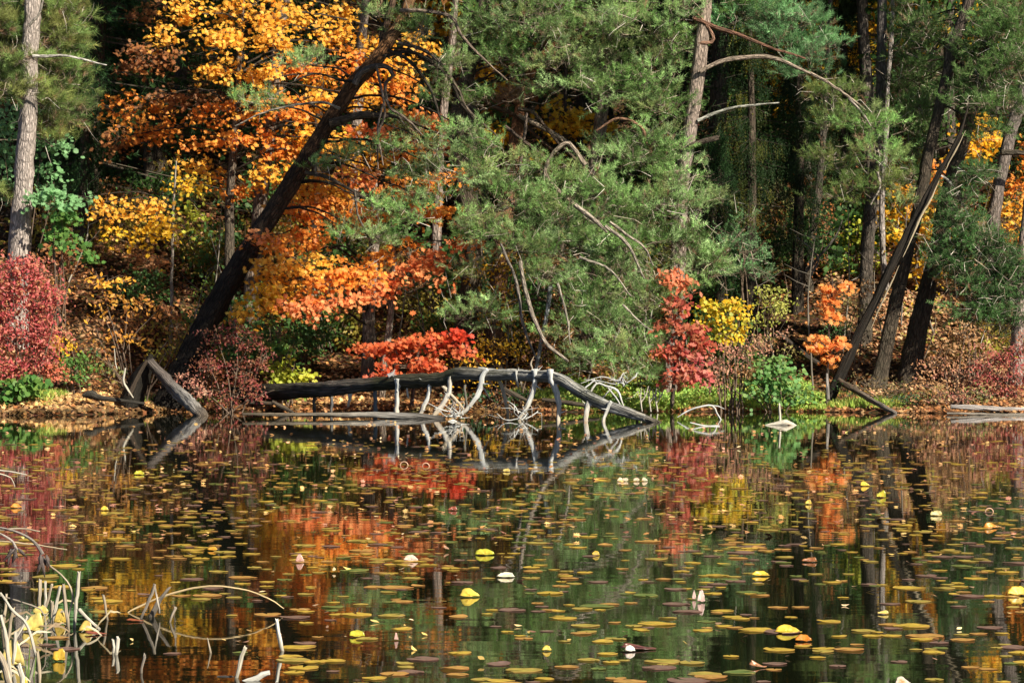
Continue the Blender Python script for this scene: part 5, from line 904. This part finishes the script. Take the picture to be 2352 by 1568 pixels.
stem('long thin tan stem arching over the water at lower left', [(290, 1410, 3), (297, 1404, 4), (330, 1387, 5), (370, 1370, 5), (437, 1351, 5), (504, 1345, 5), (571, 1356, 4), (622, 1377, 3), (652, 1397, 2)], D0, (.62, .45, .25))
stem('pale stem arching down to the left from the stalk clump', [(0, 1361, 5), (25, 1398, 7), (54, 1425, 7), (68, 1455, 7), (78, 1490, 7), (84, 1510, 5)], Dw(1505), ST)
stem('thin stem curving over the stalk clump from the seed pods', [(112, 1297, 4), (140, 1320, 4), (160, 1345, 5), (168, 1372, 5), (160, 1405, 4), (150, 1440, 4)], Dw(1440), ST2)
stem('thin crooked stem lying across the stalk clump', [(0, 1368, 3), (40, 1378, 4), (80, 1392, 4), (100, 1410, 3), (108, 1470, 3)], Dw(1470), STD)
stem('straight pale twig reaching in from the left edge', [(-30, 1240, 4), (60, 1247, 4), (154, 1262, 3)], 15.2, (.55, .42, .28))
stem('curved pale twig reaching in from the left edge, uppermost', [(-30, 1070, 3), (0, 1080, 4), (30, 1084, 4), (62, 1090, 2)], 15, ST)
stem('second curved twig from the left edge below the uppermost', [(-30, 1082, 3), (0, 1088, 4), (25, 1098, 3), (34, 1118, 2)], 15, ST)
stem('nearly level twig above the hanging seed pods', [(-30, 1212, 4), (0, 1216, 4), (45, 1212, 4), (92, 1220, 3)], 15, ST2)
BL = ['left edge above the withered pads', 'tall white stalk', 'short leaning stalk', 'largest withered pad', 'ruffled pad', 'corner stubs', 'fallen stalk', 'hanging golden pad', 'crossing stalks', 'mud behind the stalks', 'leftmost stalks', 'red-brown leaf']
for k_, (u0, v0) in enumerate([(10, 1470), (160, 1450), (110, 1430), (40, 1540), (85, 1470), (70, 1565), (215, 1452), (120, 1500), (25, 1500), (100, 1420), (0, 1440), (235, 1458)]):
    D_ = Dw(v0); a_ = P(u0, v0, D_); mb = MB(); dr = rng.choice([-1, 1]); hh = rng.uniform(.02, .11); ln = rng.uniform(.10, .2)
    tt = np.linspace(0, 1, 9); pt = a_+np.stack([dr*ln*tt, rng.normal(0, .05)*tt, hh*np.sin(tt*rng.uniform(1.6, 2.6))+rng.normal(0, .004, 9)], -1); wd = .006*np.sin(np.pi*np.clip(tt*.9+.08, 0, 1))**.6
    V = np.stack([pt+np.stack([0*tt, wd*.4, wd], -1), pt-np.stack([0*tt, wd*.4, wd], -1)], 1).reshape(-1, 3); q = [(2*i_, 2*i_+1, 2*i_+3, 2*i_+2) for i_ in range(8)]
    mb.add(V, q, np.array([(.42, .33, .2), (.26, .18, .11), (.5, .42, .3)][k_ % 3]), None, 0, True); thing_mesh('reed_blade', 'withered curling reed blade by the '+BL[k_]+' at lower left', 'reed blade', mb, M_litter, a_)
def podstem(label, pts, tip, D):
    q, rr = px(pts, D); base = q[0]; root = empty('seed_head', base, label, 'seed head'); mb = MB(); tube(mb, q, rr, (.36, .3, .27), 7, .02, .08, 0, .001); mb.build('stem', M_grey, root, base); tp_ = P(tip[0], tip[1], D)
    for k in range(6):
        mb = MB(); d = np.array([rng.normal(0, .55), rng.normal(0, .4), -1]); d = nrm(d); L = rng.uniform(.045, .08); s = tp_+rng.normal(0, .012, 3); tube(mb, [s, s+d*L*.35, s+d*L*.75, s+d*L*1.2], [.003, .010, .008, .001], [(.22, .17, .16), (.1, .07, .06)], 7, .012, .15); mb.build('seed_pod', M_grey, root, base)
podstem('dried dark seed head hanging from a curved stem at the left edge', [(-30, 1205, 5), (20, 1215, 6), (62, 1232, 7), (85, 1252, 8), (98, 1272, 9)], (98, 1275), 15)
podstem('smaller dried seed head hanging left of the larger one', [(-30, 1215, 4), (10, 1228, 5), (30, 1243, 6), (38, 1262, 7)], (38, 1262), 15)
for a in [('largest withered yellow pad at the left edge among the stalks', 27, 1530, 54, 60, (.7, .5, .12), (.75, .58, .2)), ('ruffled yellow pad leaning on the stalks at left', 74, 1450, 48, 42, (.75, .58, .14), (.8, .62, .2)), ('small yellow pad behind the tall white stalk', 138, 1432, 30, 34, (.7, .5, .1), (.6, .4, .08)), ('yellow pad right of the tall white stalk', 198, 1450, 34, 24, (.7, .55, .15), (.6, .4, .1)), ('yellow pad above the mud in the stalk clump', 94, 1410, 34, 20, (.6, .45, .08), (.75, .58, .2)), ('hanging golden pad below the stalk clump', 136, 1518, 30, 30, (.7, .45, .06), (.65, .4, .05)), ('yellow leaf tip at the bottom edge left of the green blades', 52, 1590, 26, 34, (.7, .45, .06), Yl)]: curl(*a, kind='flip', name='withered_lily_pad')
curl('red-brown leaf lying in the water at the right of the stalk clump', 220, 1456, 50, 10, (.3, .08, .05), (.4, .12, .07), 'flop', 'red_leaf', 'leaf'); curl('dull red leaf floating left of the arching stem reflection', 310, 1426, 40, 8, (.3, .08, .03), (.35, .1, .04), 'flop', 'red_leaf', 'leaf')
for k, (l, lab) in enumerate([([(69, 1480, 2), (66, 1530, 4), (66, 1590, 5)], 'tall green grass blade in the left corner'), ([(84, 1500, 2), (78, 1545, 4), (74, 1590, 4)], 'green grass blade right of the tallest one'), ([(58, 1515, 2), (62, 1550, 4), (64, 1590, 4)], 'short green grass blade at the left corner')]):
    q, rr = px(l, 13.6); mb = MB(); tube(mb, q, rr, (.2, .3, .08), 5, .03, 0); thing_mesh('grass_blade', lab, 'grass blade', mb, M_leaf, q[-1])
stick('driftwood', 'pale driftwood branch end at the bottom edge left of the centre', 'driftwood', [[(548, 1572, 12), (580, 1562, 14), (604, 1549, 14), (616, 1545, 11)]], 13.45, (.62, .58, .52), M_bleach, step=.02, jag=.01, sides=12)
stick('driftwood', 'dark rotten driftwood lump at the bottom edge left of the centre', 'driftwood', [[(488, 1572, 6), (505, 1562, 22), (530, 1560, 26), (552, 1566, 12)]], 13.6, (.16, .14, .13), M_grey, step=.02, jag=.01, sides=14)
